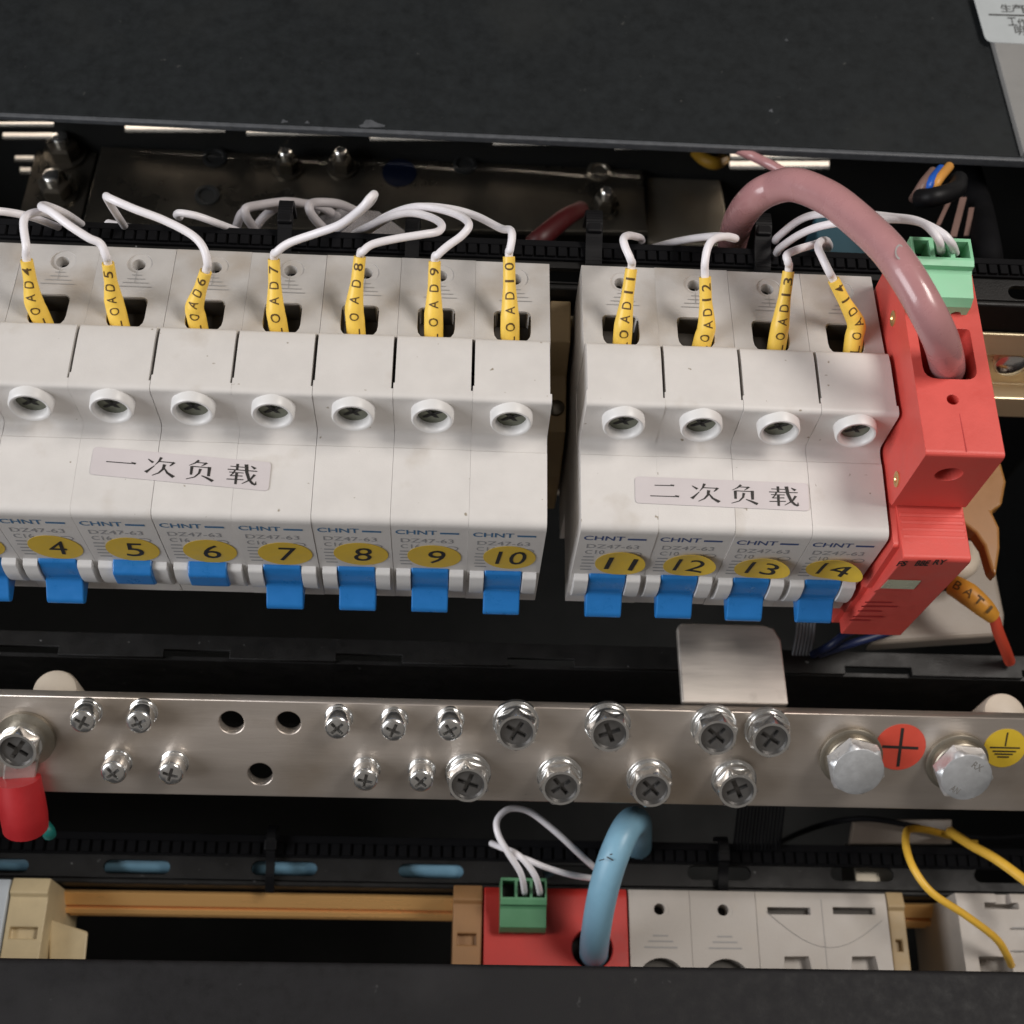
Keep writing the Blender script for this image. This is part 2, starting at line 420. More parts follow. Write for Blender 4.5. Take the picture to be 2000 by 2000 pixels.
# steel brackets deep in the cabinet, behind the wires
ZP = -87.0
def pxplate(name, label, pts, z, th, m, bev=.3, cat='bracket'):
    P_ = [at(u, v, z=z) for u, v in pts]
    for p in P_: p.y = min(p.y, 138.6)
    bm = B(); plane_solid(bm, P_, (0, 0, -th))
    return tag(mesh(name, bm, m, bevel=bev), label, cat)
pxplate('steel_plate', 'long dark steel plate with nuts and holes lying under the top cover', [(204, 250), (1253, 268), (1265, 453), (160, 443)], ZP, 2.2, 'steel')
pxplate('narrow_bracket', 'narrow brownish steel bracket at the left end of the long steel plate', [(80, 250), (198, 250), (154, 446), (28, 450)], ZP - 3, 2, 'steel')
pxplate('zinc_bracket', 'plain zinc bracket between the long steel plate and the pink cable', [(1262, 285), (1402, 285), (1428, 480), (1266, 475)], ZP - 3.5, 2, 'steel_light')
def nut(u, v, z, label, r=3.6, h=5):
    c = at(u, v, z=z)
    t = thing('hex_nut', c, label, 'nut', 'hex nuts on the deep steel plates')
    bm = B(); lathe(bm, c + Vector((0, 0, .05)), (0, 0, 1), [(r * 1.35, 0), (r * 1.35, .8), (r * 1.0, .8)], 24); mesh('washer', bm, 'steel', t, smooth=40)
    bm = B(); lathe(bm, c + Vector((0, 0, .9)), (0, 0, 1), [(r, 0), (r, h * .8), (r * .8, h), (r * .5, h)], 6); mesh('nut_body', bm, 'steel', t)
    bm = B(); lathe(bm, c + Vector((0, 0, h + .9)), (0, 0, 1), [(r * .5, -1), (r * .5, 2.4), (r * .4, 2.8)], 16); mesh('stud', bm, 'chrome', t, smooth=40)
nut(562, 330, ZP, 'shiny hex nut on the long steel plate, left of its nearby twin')
nut(668, 328, ZP, 'shiny hex nut on the long steel plate, right of its nearby twin')
nut(1180, 405, ZP, 'hex nut on the lit end of the long steel plate')
nut(128, 300, ZP - 3, 'dark hex nut at the rear of the narrow left bracket', 5)
nut(112, 375, ZP - 3, 'dark hex nut at the front of the narrow left bracket', 5)
nut(1340, 312, ZP - 3.5, 'small nut on the plain zinc bracket under the cover edge', 3)
for u, v, lbl in ((420, 308, 'dark disc drawn as a hole in the rear left of the long steel plate'), (405, 382, 'dark disc drawn as a hole in the front left of the long steel plate'), (908, 322, 'dark disc drawn as a hole in the middle of the long steel plate'), (1170, 335, 'ringed open screw hole at the lit end of the long steel plate')):
    c = at(u, v, z=ZP); bm = B(); lathe(bm, c, (0, 0, 1), [(3.9, .0), (3.9, .5), (2.8, .6), (2.4, .1), (0, .1)], 24, close=False)  # discs laid on the plate for its holes, hole darkness in the colour
    tag(mesh('hole_disc', bm, 'steel_light' if u > 1000 else 'pit', smooth=40), lbl, 'plug', 'discs drawn as holes in the long steel plate')
c = at(780, 338, z=ZP); bm = B(); lathe(bm, c, (0, 0, 1), [(5.5, 0), (5.5, .25), (0, .25)], 28); tag(mesh('dark_blue_sticker', bm, 'navy'), 'dark blue round sticker on the long steel plate', 'sticker')
bm = B(); tube(bm, [at(1360, 296, z=-80), at(1378, 312, z=-78), at(1398, 318, z=-78), at(1412, 310, z=-82)], 2.2); tag(mesh('yellow_sleeve', bm, 'amber_yellow', smooth=60), 'yellow cable end on the zinc bracket, half hidden by the cover edge', 'cable')
bm = B(); box(bm, at(1600, 470, z=-40).x, at(1730, 470, z=-40).x, 73, 88, -75, -42); tag(mesh('terminal_block', bm, 'teal', bevel=.6), 'dark teal terminal block behind the pink cable', 'terminal block')
bm = B(); tube(bm, [at(1135, 408, z=-66), at(1105, 425, z=-60), at(1060, 462, z=-56), at(1040, 480, z=-58)], [2.4, 2.8, 3.0, 3.0]); tag(mesh('dark_red_cable', bm, 'red_deep', smooth=60), 'dark red cable end below the lit corner of the steel plate', 'cable')

# slotted cable trays with toothed edging
def tray(label, z, y0, y1, yt0, yt1, flange, slots, pitch, edge_label):
    t = thing('cable_tray', (100, y0, z), label, 'cable tray', 'black slotted cable trays')
    plate2d('tray_plate', 'tray', (0, 0, z), (1, 0, 0), (0, 1, 0), [(-136, y0), (344, y0), (344, y1), (-136, y1)], slots, 1.6, t, bevel=.1)
    bm = B(); prism_x(bm, roundpts([(y0 - .2, z - flange), (y0 - .2, z - .1), (y0 - 1.7, z - .1), (y0 - 1.7, z - flange)], [0, .5, 1.2, 0]), -136, 344); mesh('front_flange', bm, 'tray', t, smooth=40)
    bm = B(); box(bm, -136, 344, yt0, yt1, z + .15, z + 1.1)
    x = -135.0
    while x < 343:
        box(bm, x, x + pitch * .76, yt0 + .5, yt0 + (yt1 - yt0) * .62, z + 1.1, z + 2.0); x += pitch
    box(bm, -136, 344, yt0 + (yt1 - yt0) * .62, yt1 - .2, z + 1.05, z + 2.1)
    tag(mesh('edge_strip', bm, 'rubber', bevel=.12, seg=1), edge_label, 'edge strip', 'toothed rubber edge strips')
    return t
ZT = -20.0
ty1 = at(1080, 478, z=ZT).y; tym = at(1080, 511, z=ZT).y
s0 = at(1112, 537, z=ZT)
tray('black slotted tray behind the breakers with wires over its edge', ZT, 46.6, ty1 - .5, tym, ty1, 11, [slot(s0.x + 40 * k, s0.y, 13, 4.2) for k in range(-5, 6) if k not in (-1,)] , 2.86, 'toothed black edge strip on the tray behind the breakers')
ZU = -150.0
uy0 = at(1000, 1736, z=ZU).y + 1.5; uym = at(1000, 1683, z=ZU).y; uy1 = at(1000, 1641, z=ZU).y
sl2 = [slot(at(u, v, z=ZU).x, at(u, v, z=ZU).y, 19.5, 4.2) for u, v in ((-10, 1690), (267, 1693), (555, 1696), (842, 1701), (1123, 1704), (1405, 1705), (1684, 1707), (1964, 1711))]
tray('black slotted tray between the busbar and the lower modules', ZU, uy0, uy1 - .5, uym, uy1, 10, sl2, 3.35, 'toothed black edge strip on the tray below the busbar')
bm = B(); tube(bm, [(-136, at(267, 1681, z=ZU - 8).y, ZU - 8.5), (0, at(267, 1683, z=ZU - 8).y, ZU - 8.0), (60, at(555, 1687, z=ZU - 8).y, ZU - 8.2), (98, at(842, 1697, z=ZU - 8).y, ZU - 6.0), (112, -72, ZU - 14), (120, -66, ZU - 40)], 3.4, n=10); tag(mesh('blue_cable', bm, 'skyblue', smooth=60), 'light blue cable showing through the slots of the lower tray', 'cable')
bm = B(); box(bm, at(1668, 1709, z=-158).x, at(1760, 1709, z=-158).x, -78, -62, -172, -157); tag(mesh('metal_block', bm, 'steel_light', bevel=.4), 'pale metal block seen through a tray slot under the bolts', 'block')
# middle bracket between breakers and busbar
zm = -100.0
ya, yb_ = at(1000, 1256, z=zm).y, at(1000, 1300, z=zm).y
t = thing('notched_bracket', (100, yb_, zm - 30), 'black notched bracket between the breakers and the busbar', 'bracket')
outer = [(-136, ya), (-136, yb_)]
for u in (46, 382, 720, 1056, 1392, 1715, 2060):
    v = 1290 + u * .007
    p = at(u - 65, v, z=zm); q = at(u + 65, v, z=zm)
    outer += [(p.x, yb_), (p.x, yb_ + 2.4), (q.x, yb_ + 2.4), (q.x, yb_)]
outer += [(344, yb_), (344, ya)]
plate2d('top_flange', 'tray', (0, 0, zm), (1, 0, 0), (0, 1, 0), outer, [], 1.6, t, bevel=.12)
bm = B(); box(bm, -136, 344, yb_ - .2, yb_ + .9, zm - 60, zm - 1.75); mesh('front_face', bm, 'tray', t)

# DIN rails
def rail(label, y, z0, z1, x0, x1, m, tilt=0.0):
    d = 5.5; h = z1 - z0; f = h * .24; k = 1.0
    pts = [(y, z1), (y - k, z1), (y - k, z1 - f), (y + d - k, z1 - f), (y + d - k, z0 + f), (y - k, z0 + f), (y - k, z0), (y, z0), (y, z0 + f - k), (y + d, z0 + f - k), (y + d, z1 - f + k), (y, z1 - f + k)]
    ct, st_ = math.cos(tilt), math.sin(tilt)
    pts = [(y + (a - y) * ct + (b - z1) * st_, z1 - (a - y) * st_ + (b - z1) * ct) for a, b in pts]
    bm = B(); prism_x(bm, pts, x0, x1)
    return tag(mesh('mounting_rail', bm, m, bevel=.35), label, 'rail', 'top hat mounting rails')
rail('gold coloured mounting rail behind the breakers, bare at the right', 45.6, -69, -33, -130, 330, 'rail', .12)
yr, zr1 = -82.5, -156.5
pts = [(0, 0), (0, -4.6), (2.6, -4.7), (2.6, -5.5), (-.15, -5.6), (-.3, -7.3), (3.2, -7.7), (3.4, -10.8), (5.4, -10.8), (5.2, -3.9), (1.4, 0)]
pts = [(yr + a * R2 + b * R2, zr1 - a * R2 + b * R2) for a, b in pts]
bm = B(); prism_x(bm, pts, -130, 330); tag(mesh('mounting_rail', bm, 'rail_low', bevel=.22), 'coppery mounting rail carrying the lower modules', 'rail', 'top hat mounting rails')
c = at(1972, 705, y=46); bm = B(); lathe(bm, c, (0, -1, 0.1), [(4.6, -1), (4.6, 1.2), (3.4, 2.6), (0, 3.2)], 24); tag(mesh('rail_screw', bm, 'chrome', smooth=50), 'pan head screw fixing the gold rail at the right edge', 'screw')

# ================================================================== CIRCUIT BREAKERS
YE, ZD, ZB = -23.5, -15.9, -61.0
def boolean_cut(o, cutters):
    for c in cutters:
        me = bpy.data.meshes.new('cut'); bmesh.ops.recalc_face_normals(c, faces=c.faces)
        for v in c.verts: v.co = v.co * S - wloc(o)
        c.to_mesh(me); c.free()
        co = bpy.data.objects.new('cut', me); COL.objects.link(co); co.location = wloc(o)
        md = o.modifiers.new('b', 'BOOLEAN'); md.operation = 'DIFFERENCE'; md.solver = 'EXACT'; md.object = co
        bpy.context.view_layer.update()
        nm = bpy.data.meshes.new_from_object(o.evaluated_get(bpy.context.evaluated_depsgraph_get()))
        o.modifiers.remove(md); old = o.data; o.data = nm; bpy.data.objects.remove(co); bpy.data.meshes.remove(old)
HW = 8.965
def body_profile():
    pts = [(44.2, -8.4), (30, -6.6), (19.2, -5.0), (18.6, -4.6), (17.6, -1.6), (14.5, -.9), (.0, 0), (0, ZD - .55), (-4.1, ZD - .3), (-4.4, ZD), (YE, ZD), (YE, ZB), (2, ZB), (2, -78), (44.2, -78)]
    r = [.5, 3, .4, .2, .9, 2, 1.4, 2.0, .2, .1, 2.6, .6, .5, .5, .5]
    return roundpts(pts, r)
def make_breaker():
    t = thing('circuit_breaker', (0, 0, ZB), '', 'circuit breaker', 'white circuit breakers in one row')
    bm = B(); prism_x(bm, body_profile(), -HW, HW); body = mesh('body', bm, 'white', t)
    cut = []
    c = B(); hexa(c, roundpts([(-4.4, 19.0, -14), (4.4, 19.0, -14), (4.4, 28.6, -14), (-4.4, 28.6, -14)], [3.2, 3.2, 1.6, 1.6]), roundpts([(-4.4, 19.0, 0), (4.4, 19.0, 0), (4.4, 28.6, 0), (-4.4, 28.6, 0)], [3.2, 3.2, 1.6, 1.6])); cut.append(c)
    c = B(); lathe(c, (.6, 39.0, -15), (0, 0, 1), [(1.6, 0), (1.6, 12)], 20); cut.append(c)
    c = B(); lathe(c, (.9, 39.0, -8.25), (0, 0, 1), [(3.0, 0), (3.0, 6)], 24); cut.append(c)
    c = B(); box(c, HW - .42, HW + 2, 2.5, 18.2, -26, 3); cut.append(c)
    c = B(); box(c, -HW - 2, -HW + .3, 4.0, 18.2, -26, 3); cut.append(c)
    boolean_cut(body, cut)
    body.data.materials.clear(); body.data.materials.append(M['white']); body.data.materials.append(M['dusty'])
    for p in body.data.polygons:
        p.use_smooth = True; p.material_index = 1 if (p.center.y / S > 18.9 and p.normal.z > .5) else 0
    b = body.modifiers.new('bevel', 'BEVEL'); b.width = .42 * S; b.segments = 2; b.limit_method = 'ANGLE'; b.angle_limit = math.radians(50)
    body.data.set_sharp_from_angle(angle=math.radians(32))
    # dark metal cage box put in to darken the wire opening
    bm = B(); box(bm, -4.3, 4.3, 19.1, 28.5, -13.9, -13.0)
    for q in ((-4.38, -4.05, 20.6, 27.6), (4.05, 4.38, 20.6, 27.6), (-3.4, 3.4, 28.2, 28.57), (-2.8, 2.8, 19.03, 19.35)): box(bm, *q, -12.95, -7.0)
    mesh('terminal_opening', bm, 'cage_shade', t)
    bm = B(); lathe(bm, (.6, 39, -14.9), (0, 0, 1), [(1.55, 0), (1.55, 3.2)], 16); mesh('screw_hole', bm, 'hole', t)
    # moulded hair lines on the sloping end face
    bm = B()
    def onA(x, y): return Vector((x, y, -8.4 + (44.2 - y) * (3.3 / 24.8) + .10))
    for k, (w, y) in enumerate(((1.2, 35.2), (2.1, 34.0), (3.0, 32.8), (3.9, 31.6))):
        quad(bm, onA(.8 - w, y), onA(.8 + w, y), onA(.8 + w, y + .22), onA(.8 - w, y + .22))
    quad(bm, onA(.55, 33), onA(.68, 33), onA(.75, 37.2), onA(.62, 37.2))
    mesh('moulded_lines', bm, 'line', t)
    # screw collar
    bm = B(); lathe(bm, (.0, .8, -5.6), (0, -1, .16), [(5.0, 0), (4.85, 3.3), (4.5, 3.8), (4.05, 3.8), (3.7, 3.4), (3.5, 1.4)], 40, close=False); col = mesh('screw_collar', bm, 'collar', t, smooth=50)
    bm = B(); lathe(bm, (.0, .8, -5.6), (0, -1, .16), [(3.6, .6), (3.6, 1.5), (3.3, 1.6), (0, 1.7)], 24); mesh('screw_head', bm, 'screw_in', col, smooth=50)
    bm = B()
    for a in (.6, 2.17):
        ax = Vector((math.cos(a), 0, math.sin(a))) * 2.6; pe = Vector((-math.sin(a), 0, math.cos(a))) * .45
        c0 = Vector((.0, .8 - 1.85, -5.3)); quad(bm, c0 - ax - pe, c0 + ax - pe, c0 + ax + pe, c0 - ax + pe)
    mesh('screw_slot', bm, 'hole', col)
    # guards on both sides of the toggle
    for s in (-1, 1):
        xa, xb = (s * 4.75, s * 8.2)
        bm = B(); prism_x(bm, roundpts([(YE + .4, -42.3), (YE - 1.6, -42.8), (YE - 2.5, -47), (YE - 2.1, -51.5), (YE - .6, -55), (YE + .4, -55.5)], [.2, .7, 2, 1.6, 1, .2]), min(xa, xb), max(xa, xb))
        mesh('toggle_guard', bm, 'ear', t, bevel=.35)
    return t
proto = make_breaker()
def toggle_bm(down):
    bm = B()
    if down:
        pts = [(YE + .3, -41.8), (YE - .8, -42.4), (YE - 1.5, -44.6), (YE - 1.9, -47.4), (YE - 1.8, -49.8), (YE - 3.2, -51.2), (YE - 6.2, -53.6), (YE - 6.6, -54.8), (YE - 5.8, -56.2), (YE - 1.5, -56), (YE + .3, -56)]
        prism_x(bm, roundpts(pts, [0, .5, 1, 1, 1.2, .8, .6, .6, .6, .5, 0]), -4.55, 4.55)
    else:
        pts = [(YE + .3, -41.4), (YE - 1.5, -41.8), (YE - 3.3, -43.0), (YE - 3.5, -48.6), (YE - 2.5, -50.5), (YE + .3, -51)]
        prism_x(bm, roundpts(pts, [0, .4, .8, .6, .6, 0]), -4.55, 4.75)
    return bm
def disc(bm, fn, rx, ry, n=40, wob=0, ph=0, rim=.05):
    loops = []
    for f, dd in ((0, .09), (.25, .09), (.5, .09), (.75, .09), (1, .09), (1, .14), (.75, .14), (.5, .14), (.25, .14), (0, .14)):
        if f == 0: loops.append([bm.verts.new(fn(0, 0, dd))]); continue
        V = []
        for k in range(n):
            th = 2 * math.pi * k / n; q = (1 + wob * math.sin(2 * th + ph)) * f
            V.append(bm.verts.new(fn(rx * q * math.cos(th), ry * q * math.sin(th), dd)))
        loops.append(V)
    for p, q in zip(loops, loops[1:]):
        for k in range(n):
            k2 = (k + 1) % n
            if len(p) == 1: bm.faces.new((p[0], q[k], q[k2]))
            elif len(q) == 1: bm.faces.new((p[k], p[k2], q[0]))
            else: bm.faces.new((p[k], p[k2], q[k2], q[k]))
def breaker_x(n): return -9 + 18 * (n - 4) if n <= 10 else 6 * 18 + 7.76 + 9 + 18 * (n - 11)
STK = {3: (-46, 1066), 4: (109, 1071), 5: (259, 1074), 6: (411, 1080), 7: (557, 1083), 8: (705, 1083), 9: (848, 1088), 10: (995, 1090), 11: (1211, 1101), 12: (1346, 1104), 13: (1487, 1110), 14: (1628, 1110)}
proto_used = False
kids = list(proto.children)
shared = {}
for n in range(3, 15):
    x = breaker_x(n)
    if not proto_used: b = proto; b.location = Vector((x, 0, ZB)) * S; proto_used = True
    else: b = dup(proto, (x, 0, ZB))
for o in [o for o in COL.objects if o.name.startswith('circuit_breaker')]:
    n = min(range(3, 15), key=lambda k: abs(breaker_x(k) - o.location.x / S)); x = breaker_x(n)
    up = n in (5, 6)
    where = 'in the left block' if n <= 10 else 'in the right block'
    o['label'] = ('white circuit breaker with yellow sticker %d and short raised blue toggle' % n) if up else ('white circuit breaker at the cut left edge, its sticker mostly outside' if n == 3 else 'white circuit breaker with yellow sticker %d, blue toggle hanging down, %s' % (n, where))
    o.location.y += random.uniform(-.12, .12) * S; o.location.x += random.uniform(-.04, .04) * S
    ox, oy = o.location.x / S, o.location.y / S
    key = ('t', up)
    if key not in shared:
        bmt = toggle_bm(not up)
        for v in bmt.verts: v.co += Vector((ox, oy, 0))
        to = mesh('toggle', bmt, 'blue', o, bevel=.3); shared[key] = to
    else:
        to = shared[key].copy(); COL.objects.link(to); to.parent = o
    if up: to['label'] = 'raised blue toggle'
    fy_ = YE + oy
    # printing on the front
    def onE(cx_, cz, d=.06): return lambda a, c: Vector((ox + cx_ + a, fy_ - d, cz + c))
    right = n >= 11
    kb = ('p', right)
    if kb not in shared:
        bm = B(); put_text(bm, 'CHNT', onE(-3.1, -21.0), 9.6, 2.4, .012); quad(bm, *[onE(4.6, -21.2)(a, c) for a, c in ((-2.2, -.45), (2.2, -.45), (2.2, .45), (-2.2, .45))])
        p1 = flat_mesh('brand_lettering', bm, 'print_blue2' if right else 'print_blue', o)
        bm = B(); put_text(bm, 'DZ47-63', onE(-.6, -25.6), 12.4, 2.2); put_text(bm, 'C10' if right else 'C16', onE(-4.6, -29.0), 4.6, 2.2)
        for r0 in (1.2,):
            f = onE(5.2, -29.6)
            for k in range(20):
                a0, a1 = 2 * math.pi * k / 20, 2 * math.pi * (k + 1) / 20
                quad(bm, f(1.6 * math.cos(a0), r0 * math.sin(a0)), f(1.6 * math.cos(a1), r0 * math.sin(a1)), f(1.3 * math.cos(a1), (r0 - .3) * math.sin(a1)), f(1.3 * math.cos(a0), (r0 - .3) * math.sin(a0)))
        put_text(bm, 'CCC', onE(2.9, -29.6), 2.2, 1.2)
        for k in range(5):
            quad(bm, *[onE(-5.8, -31.9 - 1.9 * k)(a, c) for a, c in ((-1.3 - .2 * (k % 2), -.28), (1.2 + .3 * (k % 3), -.28), (1.2 + .3 * (k % 3), .28), (-1.3 - .2 * (k % 2), .28))])
        p2 = flat_mesh('rating_lettering', bm, 'print_grey', o); shared[kb] = (p1, p2)
    else:
        for p in shared[kb]:
            q = p.copy(); COL.objects.link(q); q.parent = o
    # round number sticker
    u, v = STK[n]; c = at(u, v, y=fy_ - .2); zc = max(c.z, -35.0)
    bend = {11: .5, 12: .9, 13: 1.2, 14: 1.8}.get(n, 0)
    def onS(a, cc, d=.14, c=c, zc=zc, bend=bend):
        lift = d + bend * max(0, (a + 1.5) / 6.5) ** 2 + bend * .4 * max(0, cc / 6.5) ** 2
        return Vector((c.x + a, fy_ - lift, zc + cc))
    bm = B(); disc(bm, onS, 6.4, 6.6, wob=.02 if n < 11 else .05, ph=n, rim=.05)
    st = mesh('number_sticker', bm, 'yellow', o)
    bm = B(); off = .5 if n < 11 else .2
    put_text(bm, str(n), lambda a, cc: onS(a + off + cc * .10, cc, .22), 4.2 if n < 10 else 7.0, 7.6 if n < 11 else 7.2, .0, True)
    flat_mesh('numeral', bm, 'ink', st)

# glued label strips across the raised fronts
def stroke(bm, fn, pts, w0, w1):
    P = [Vector(p) for p in pts]; n = len(P); L_ = []
    for i, p in enumerate(P):
        d = (P[min(i + 1, n - 1)] - P[max(i - 1, 0)]).normalized(); q = Vector((-d.y, d.x)); w = w0 + (w1 - w0) * i / (n - 1)
        L_.append((p + q * w / 2, p - q * w / 2))
    for (a, b), (c, d) in zip(L_, L_[1:]): quad(bm, fn(a.x, a.y), fn(b.x, b.y), fn(d.x, d.y), fn(c.x, c.y))
G = {
 '一': [([(.03, .5), (.97, .52)], .045, .045), ([(.82, .58), (.97, .52)], .02, .1)],
 '二': [([(.18, .76), (.80, .78)], .045, .045), ([(.70, .83), (.82, .78)], .02, .09), ([(.03, .2), (.97, .22)], .045, .045), ([(.84, .28), (.97, .22)], .02, .1)],
 '次': [([(.08, .82), (.26, .66)], .03, .10), ([(.06, .16), (.14, .26), (.32, .52)], .13, .03), ([(.5, .95), (.44, .75), (.33, .55)], .10, .02), ([(.44, .74), (.93, .74)], .045, .045), ([(.93, .76), (.86, .64), (.80, .56)], .10, .03), ([(.63, .62), (.60, .38), (.48, .18), (.28, .03)], .11, .03), ([(.63, .45), (.75, .22), (.97, .04)], .04, .13)],
 '负': [([(.42, .97), (.3, .82), (.12, .68)], .09, .02), ([(.36, .86), (.66, .86)], .04, .05), ([(.68, .88), (.6, .78), (.52, .70)], .09, .02), ([(.22, .66), (.22, .24)], .10, .08), ([(.22, .65), (.78, .65)], .045, .045), ([(.78, .69), (.78, .24)], .11, .09), ([(.5, .56), (.47, .34), (.34, .14), (.08, .01)], .09, .03), ([(.56, .24), (.72, .16), (.94, .02)], .04, .12)],
 '载': [([(.1, .83), (.55, .83)], .04, .04), ([(.32, .97), (.32, .68)], .09, .08), ([(.02, .67), (.97, .69)], .045, .045), ([(.08, .54), (.54, .55)], .04, .04), ([(.26, .65), (.2, .48), (.12, .37)], .06, .04), ([(.12, .37), (.52, .40)], .04, .05), ([(.32, .52), (.32, -.02)], .09, .08), ([(.02, .19), (.56, .23)], .045, .045), ([(.60, .98), (.64, .6), (.74, .25), (.86, .08), (.96, .03)], .12, .08), ([(.96, .03), (.96, .2)], .06, .02), ([(.90, .52), (.78, .26), (.52, .03)], .09, .03), ([(.76, .92), (.9, .80)], .03, .11)],
}
def strip(label, corners, chars, fr, wfrac):
    A, Bc, Cc, D = [at(u, v, z=ZD + .22) for u, v in corners]   # TL TR BR BL
    t = thing('label_strip', (A + Cc) / 2, label, 'label', 'printed label strips on the breakers')
    bm = B()
    pts = roundpts([tuple(p[:2]) for p in (A, Bc, Cc, D)], 1.0)
    hexa(bm, [(p[0], p[1], ZD + .12) for p in pts], [(p[0], p[1], ZD + .22) for p in pts]); mesh('film', bm, 'tape', t)
    def fn(s, q): # s along, q up
        top = A.lerp(Bc, s); bot = D.lerp(Cc, s); p = bot.lerp(top, q); p.z = ZD + .27; return p
    bm = B()
    for ch, f in zip(chars, fr):
        for k, (pts_, w0, w1) in enumerate(G[ch]):
            bump = .003 * k
            def gf(a, b, f=f, bump=bump):
                p = fn(f + (a - .5) * wfrac, .14 + b * .72); p.z += bump; return p
            stroke(bm, gf, pts_, w0, w1)
    mesh('lettering', bm, 'ink', t)
strip('printed label reading 一次负载 across breakers 5 to 7', [(183, 872), (530, 903), (524, 959), (174, 926)], '一次负载', (.165, .385, .61, .845), .175)
strip('printed label reading 二次负载 across breakers 11 to 13', [(1240, 930), (1578, 944), (1581, 998), (1241, 982)], '二次负载', (.168, .40, .625, .855), .175)
# two rows need a little end stop between the blocks
t = thing('end_stop', (112, 40, -70), 'brown end stop clamped on the rail between the two breaker blocks', 'end stop')
bm = B(); hexa(bm, [(109.3, y, z) for y, z in ((44, -24), (33, -26), (30, -38), (16, -42), (12, -60), (12, -80), (44, -80))], [(114.6, y, z) for y, z in ((44, -24), (33, -26), (30, -38), (16, -42), (12, -60), (12, -80), (44, -80))]); mesh('clamp_body', bm, 'tan', t, bevel=.4)
c = Vector((112, 22, -41)); bm = B(); lathe(bm, c, (0, 0, 1), [(2.2, -1), (2.2, 1.2), (1.6, 1.6), (0, 1.6)], 16); mesh('clamp_screw', bm, 'steel', t, smooth=40)
# ================================================================== WHITE WIRES WITH YELLOW SLEEVES
def letters_along(bm, P, rads, s, d0, step, h, wdt):
    """letters lying on a tube surface, reading along the tube from its lower end"""
    cum = [0.0]
    for a, b in zip(P, P[1:]): cum.append(cum[-1] + (b - a).length)
    def point(dist):
        for i in range(len(P) - 1):
            if dist <= cum[i + 1] or i == len(P) - 2:
                f = (dist - cum[i]) / max(1e-6, cum[i + 1] - cum[i]); p = P[i].lerp(P[i + 1], f)
                return p, (P[min(i + 2, len(P) - 1)] - P[max(i - 1, 0)]).normalized(), rads[i] + (rads[i + 1] - rads[i]) * f
    view = Vector((0, -.45, .9)).normalized()
    for k, ch in enumerate(s):
        if ch == ' ': continue
        dc = d0 + step * k
        def fn(a, b, dc=dc):
            p, t, r = point(dc + a); nn = (view - t * view.dot(t)).normalized(); sd = nn.cross(t)   # sd points to the letter's top
            th = b / r; return p + (nn * math.cos(th) + sd * math.sin(th)) * (r + .07)
        put_text(bm, ch, fn, wdt if ch not in '1I' else wdt * .3, h, .006, True)
def sleeve_wire(n, bot, mid, top, zs, path, label, extra=None):
    """bot/mid/top: sleeve pixels with their heights zs; path: wire pixels (u, v, z)"""
    b = at(bot[0], bot[1], z=zs[0]); m = at(mid[0], mid[1], z=zs[1]); tp = at(top[0], top[1], z=zs[2])
    t = thing('control_wire', b, label, 'wire', 'white wires in the breaker terminals')
    pts = [b + (b - m) * .25 + Vector((0, 0, -3)), b, m, tp] + [at(u, v, z=z) for u, v, z in path]
    bm = B(); tube(bm, pts, .94, 12, 8); mesh('insulation', bm, 'wire', t, smooth=60)
    ctl = [b - (m - b) * .12 + Vector((0, 0, -.8)), b, b.lerp(m, .55), m, m.lerp(tp, .5), tp]
    P = spline(ctl, 8); nP = len(P)
    rr = [2.2, 2.25, 2.25, 2.2, 1.5, 1.4]
    rads = [0] * nP
    for i in range(nP):
        f = i / (nP - 1) * 5; k = min(int(f), 4); q = f - k; rads[i] = rr[k] + (rr[k + 1] - rr[k]) * q
    bm = B()
    nrm = None; rings = []; seg = 16
    for i, p in enumerate(P):
        tt = (P[min(i + 1, nP - 1)] - P[max(i - 1, 0)]).normalized()
        if nrm is None: nrm = frame(tt)[0]
        nrm = (nrm - tt * nrm.dot(tt)).normalized(); bb = tt.cross(nrm)
        rings.append([bm.verts.new(p + (nrm * math.cos(2 * math.pi * k / seg) + bb * math.sin(2 * math.pi * k / seg)) * rads[i]) for k in range(seg)])
    for p, q in zip(rings, rings[1:]):
        for k in range(seg): bm.faces.new((p[k], p[(k + 1) % seg], q[(k + 1) % seg], q[k]))
    tt = (P[-1] - P[-2]).normalized()
    inner = [bm.verts.new(P[-1] + (v.co - P[-1]) * .75) for v in rings[-1]]
    inner2 = [bm.verts.new(v.co - tt * 1.5) for v in inner]
    for a, c in ((rings[-1], inner), (inner, inner2)):
        for k in range(seg): bm.faces.new((a[k], a[(k + 1) % seg], c[(k + 1) % seg], c[k]))
    sl_ = mesh('marker_sleeve', bm, 'sleeve', t, smooth=60)
    L_ = sum((q - p).length for p, q in zip(P, P[1:]))
    txt = 'LOAD%d' % n; bm = B(); d0 = (ctl[1] - ctl[0])  .length + 1.7; step = (L_ - d0 - 2.2) / (len(txt) - 1)
    letters_along(bm, P, rads, txt, d0, step, 2.25, 1.75)
    mesh('lettering', bm, 'ink_brown', sl_)
    return t
ZS = (-8.0, -2.5, 6.0)
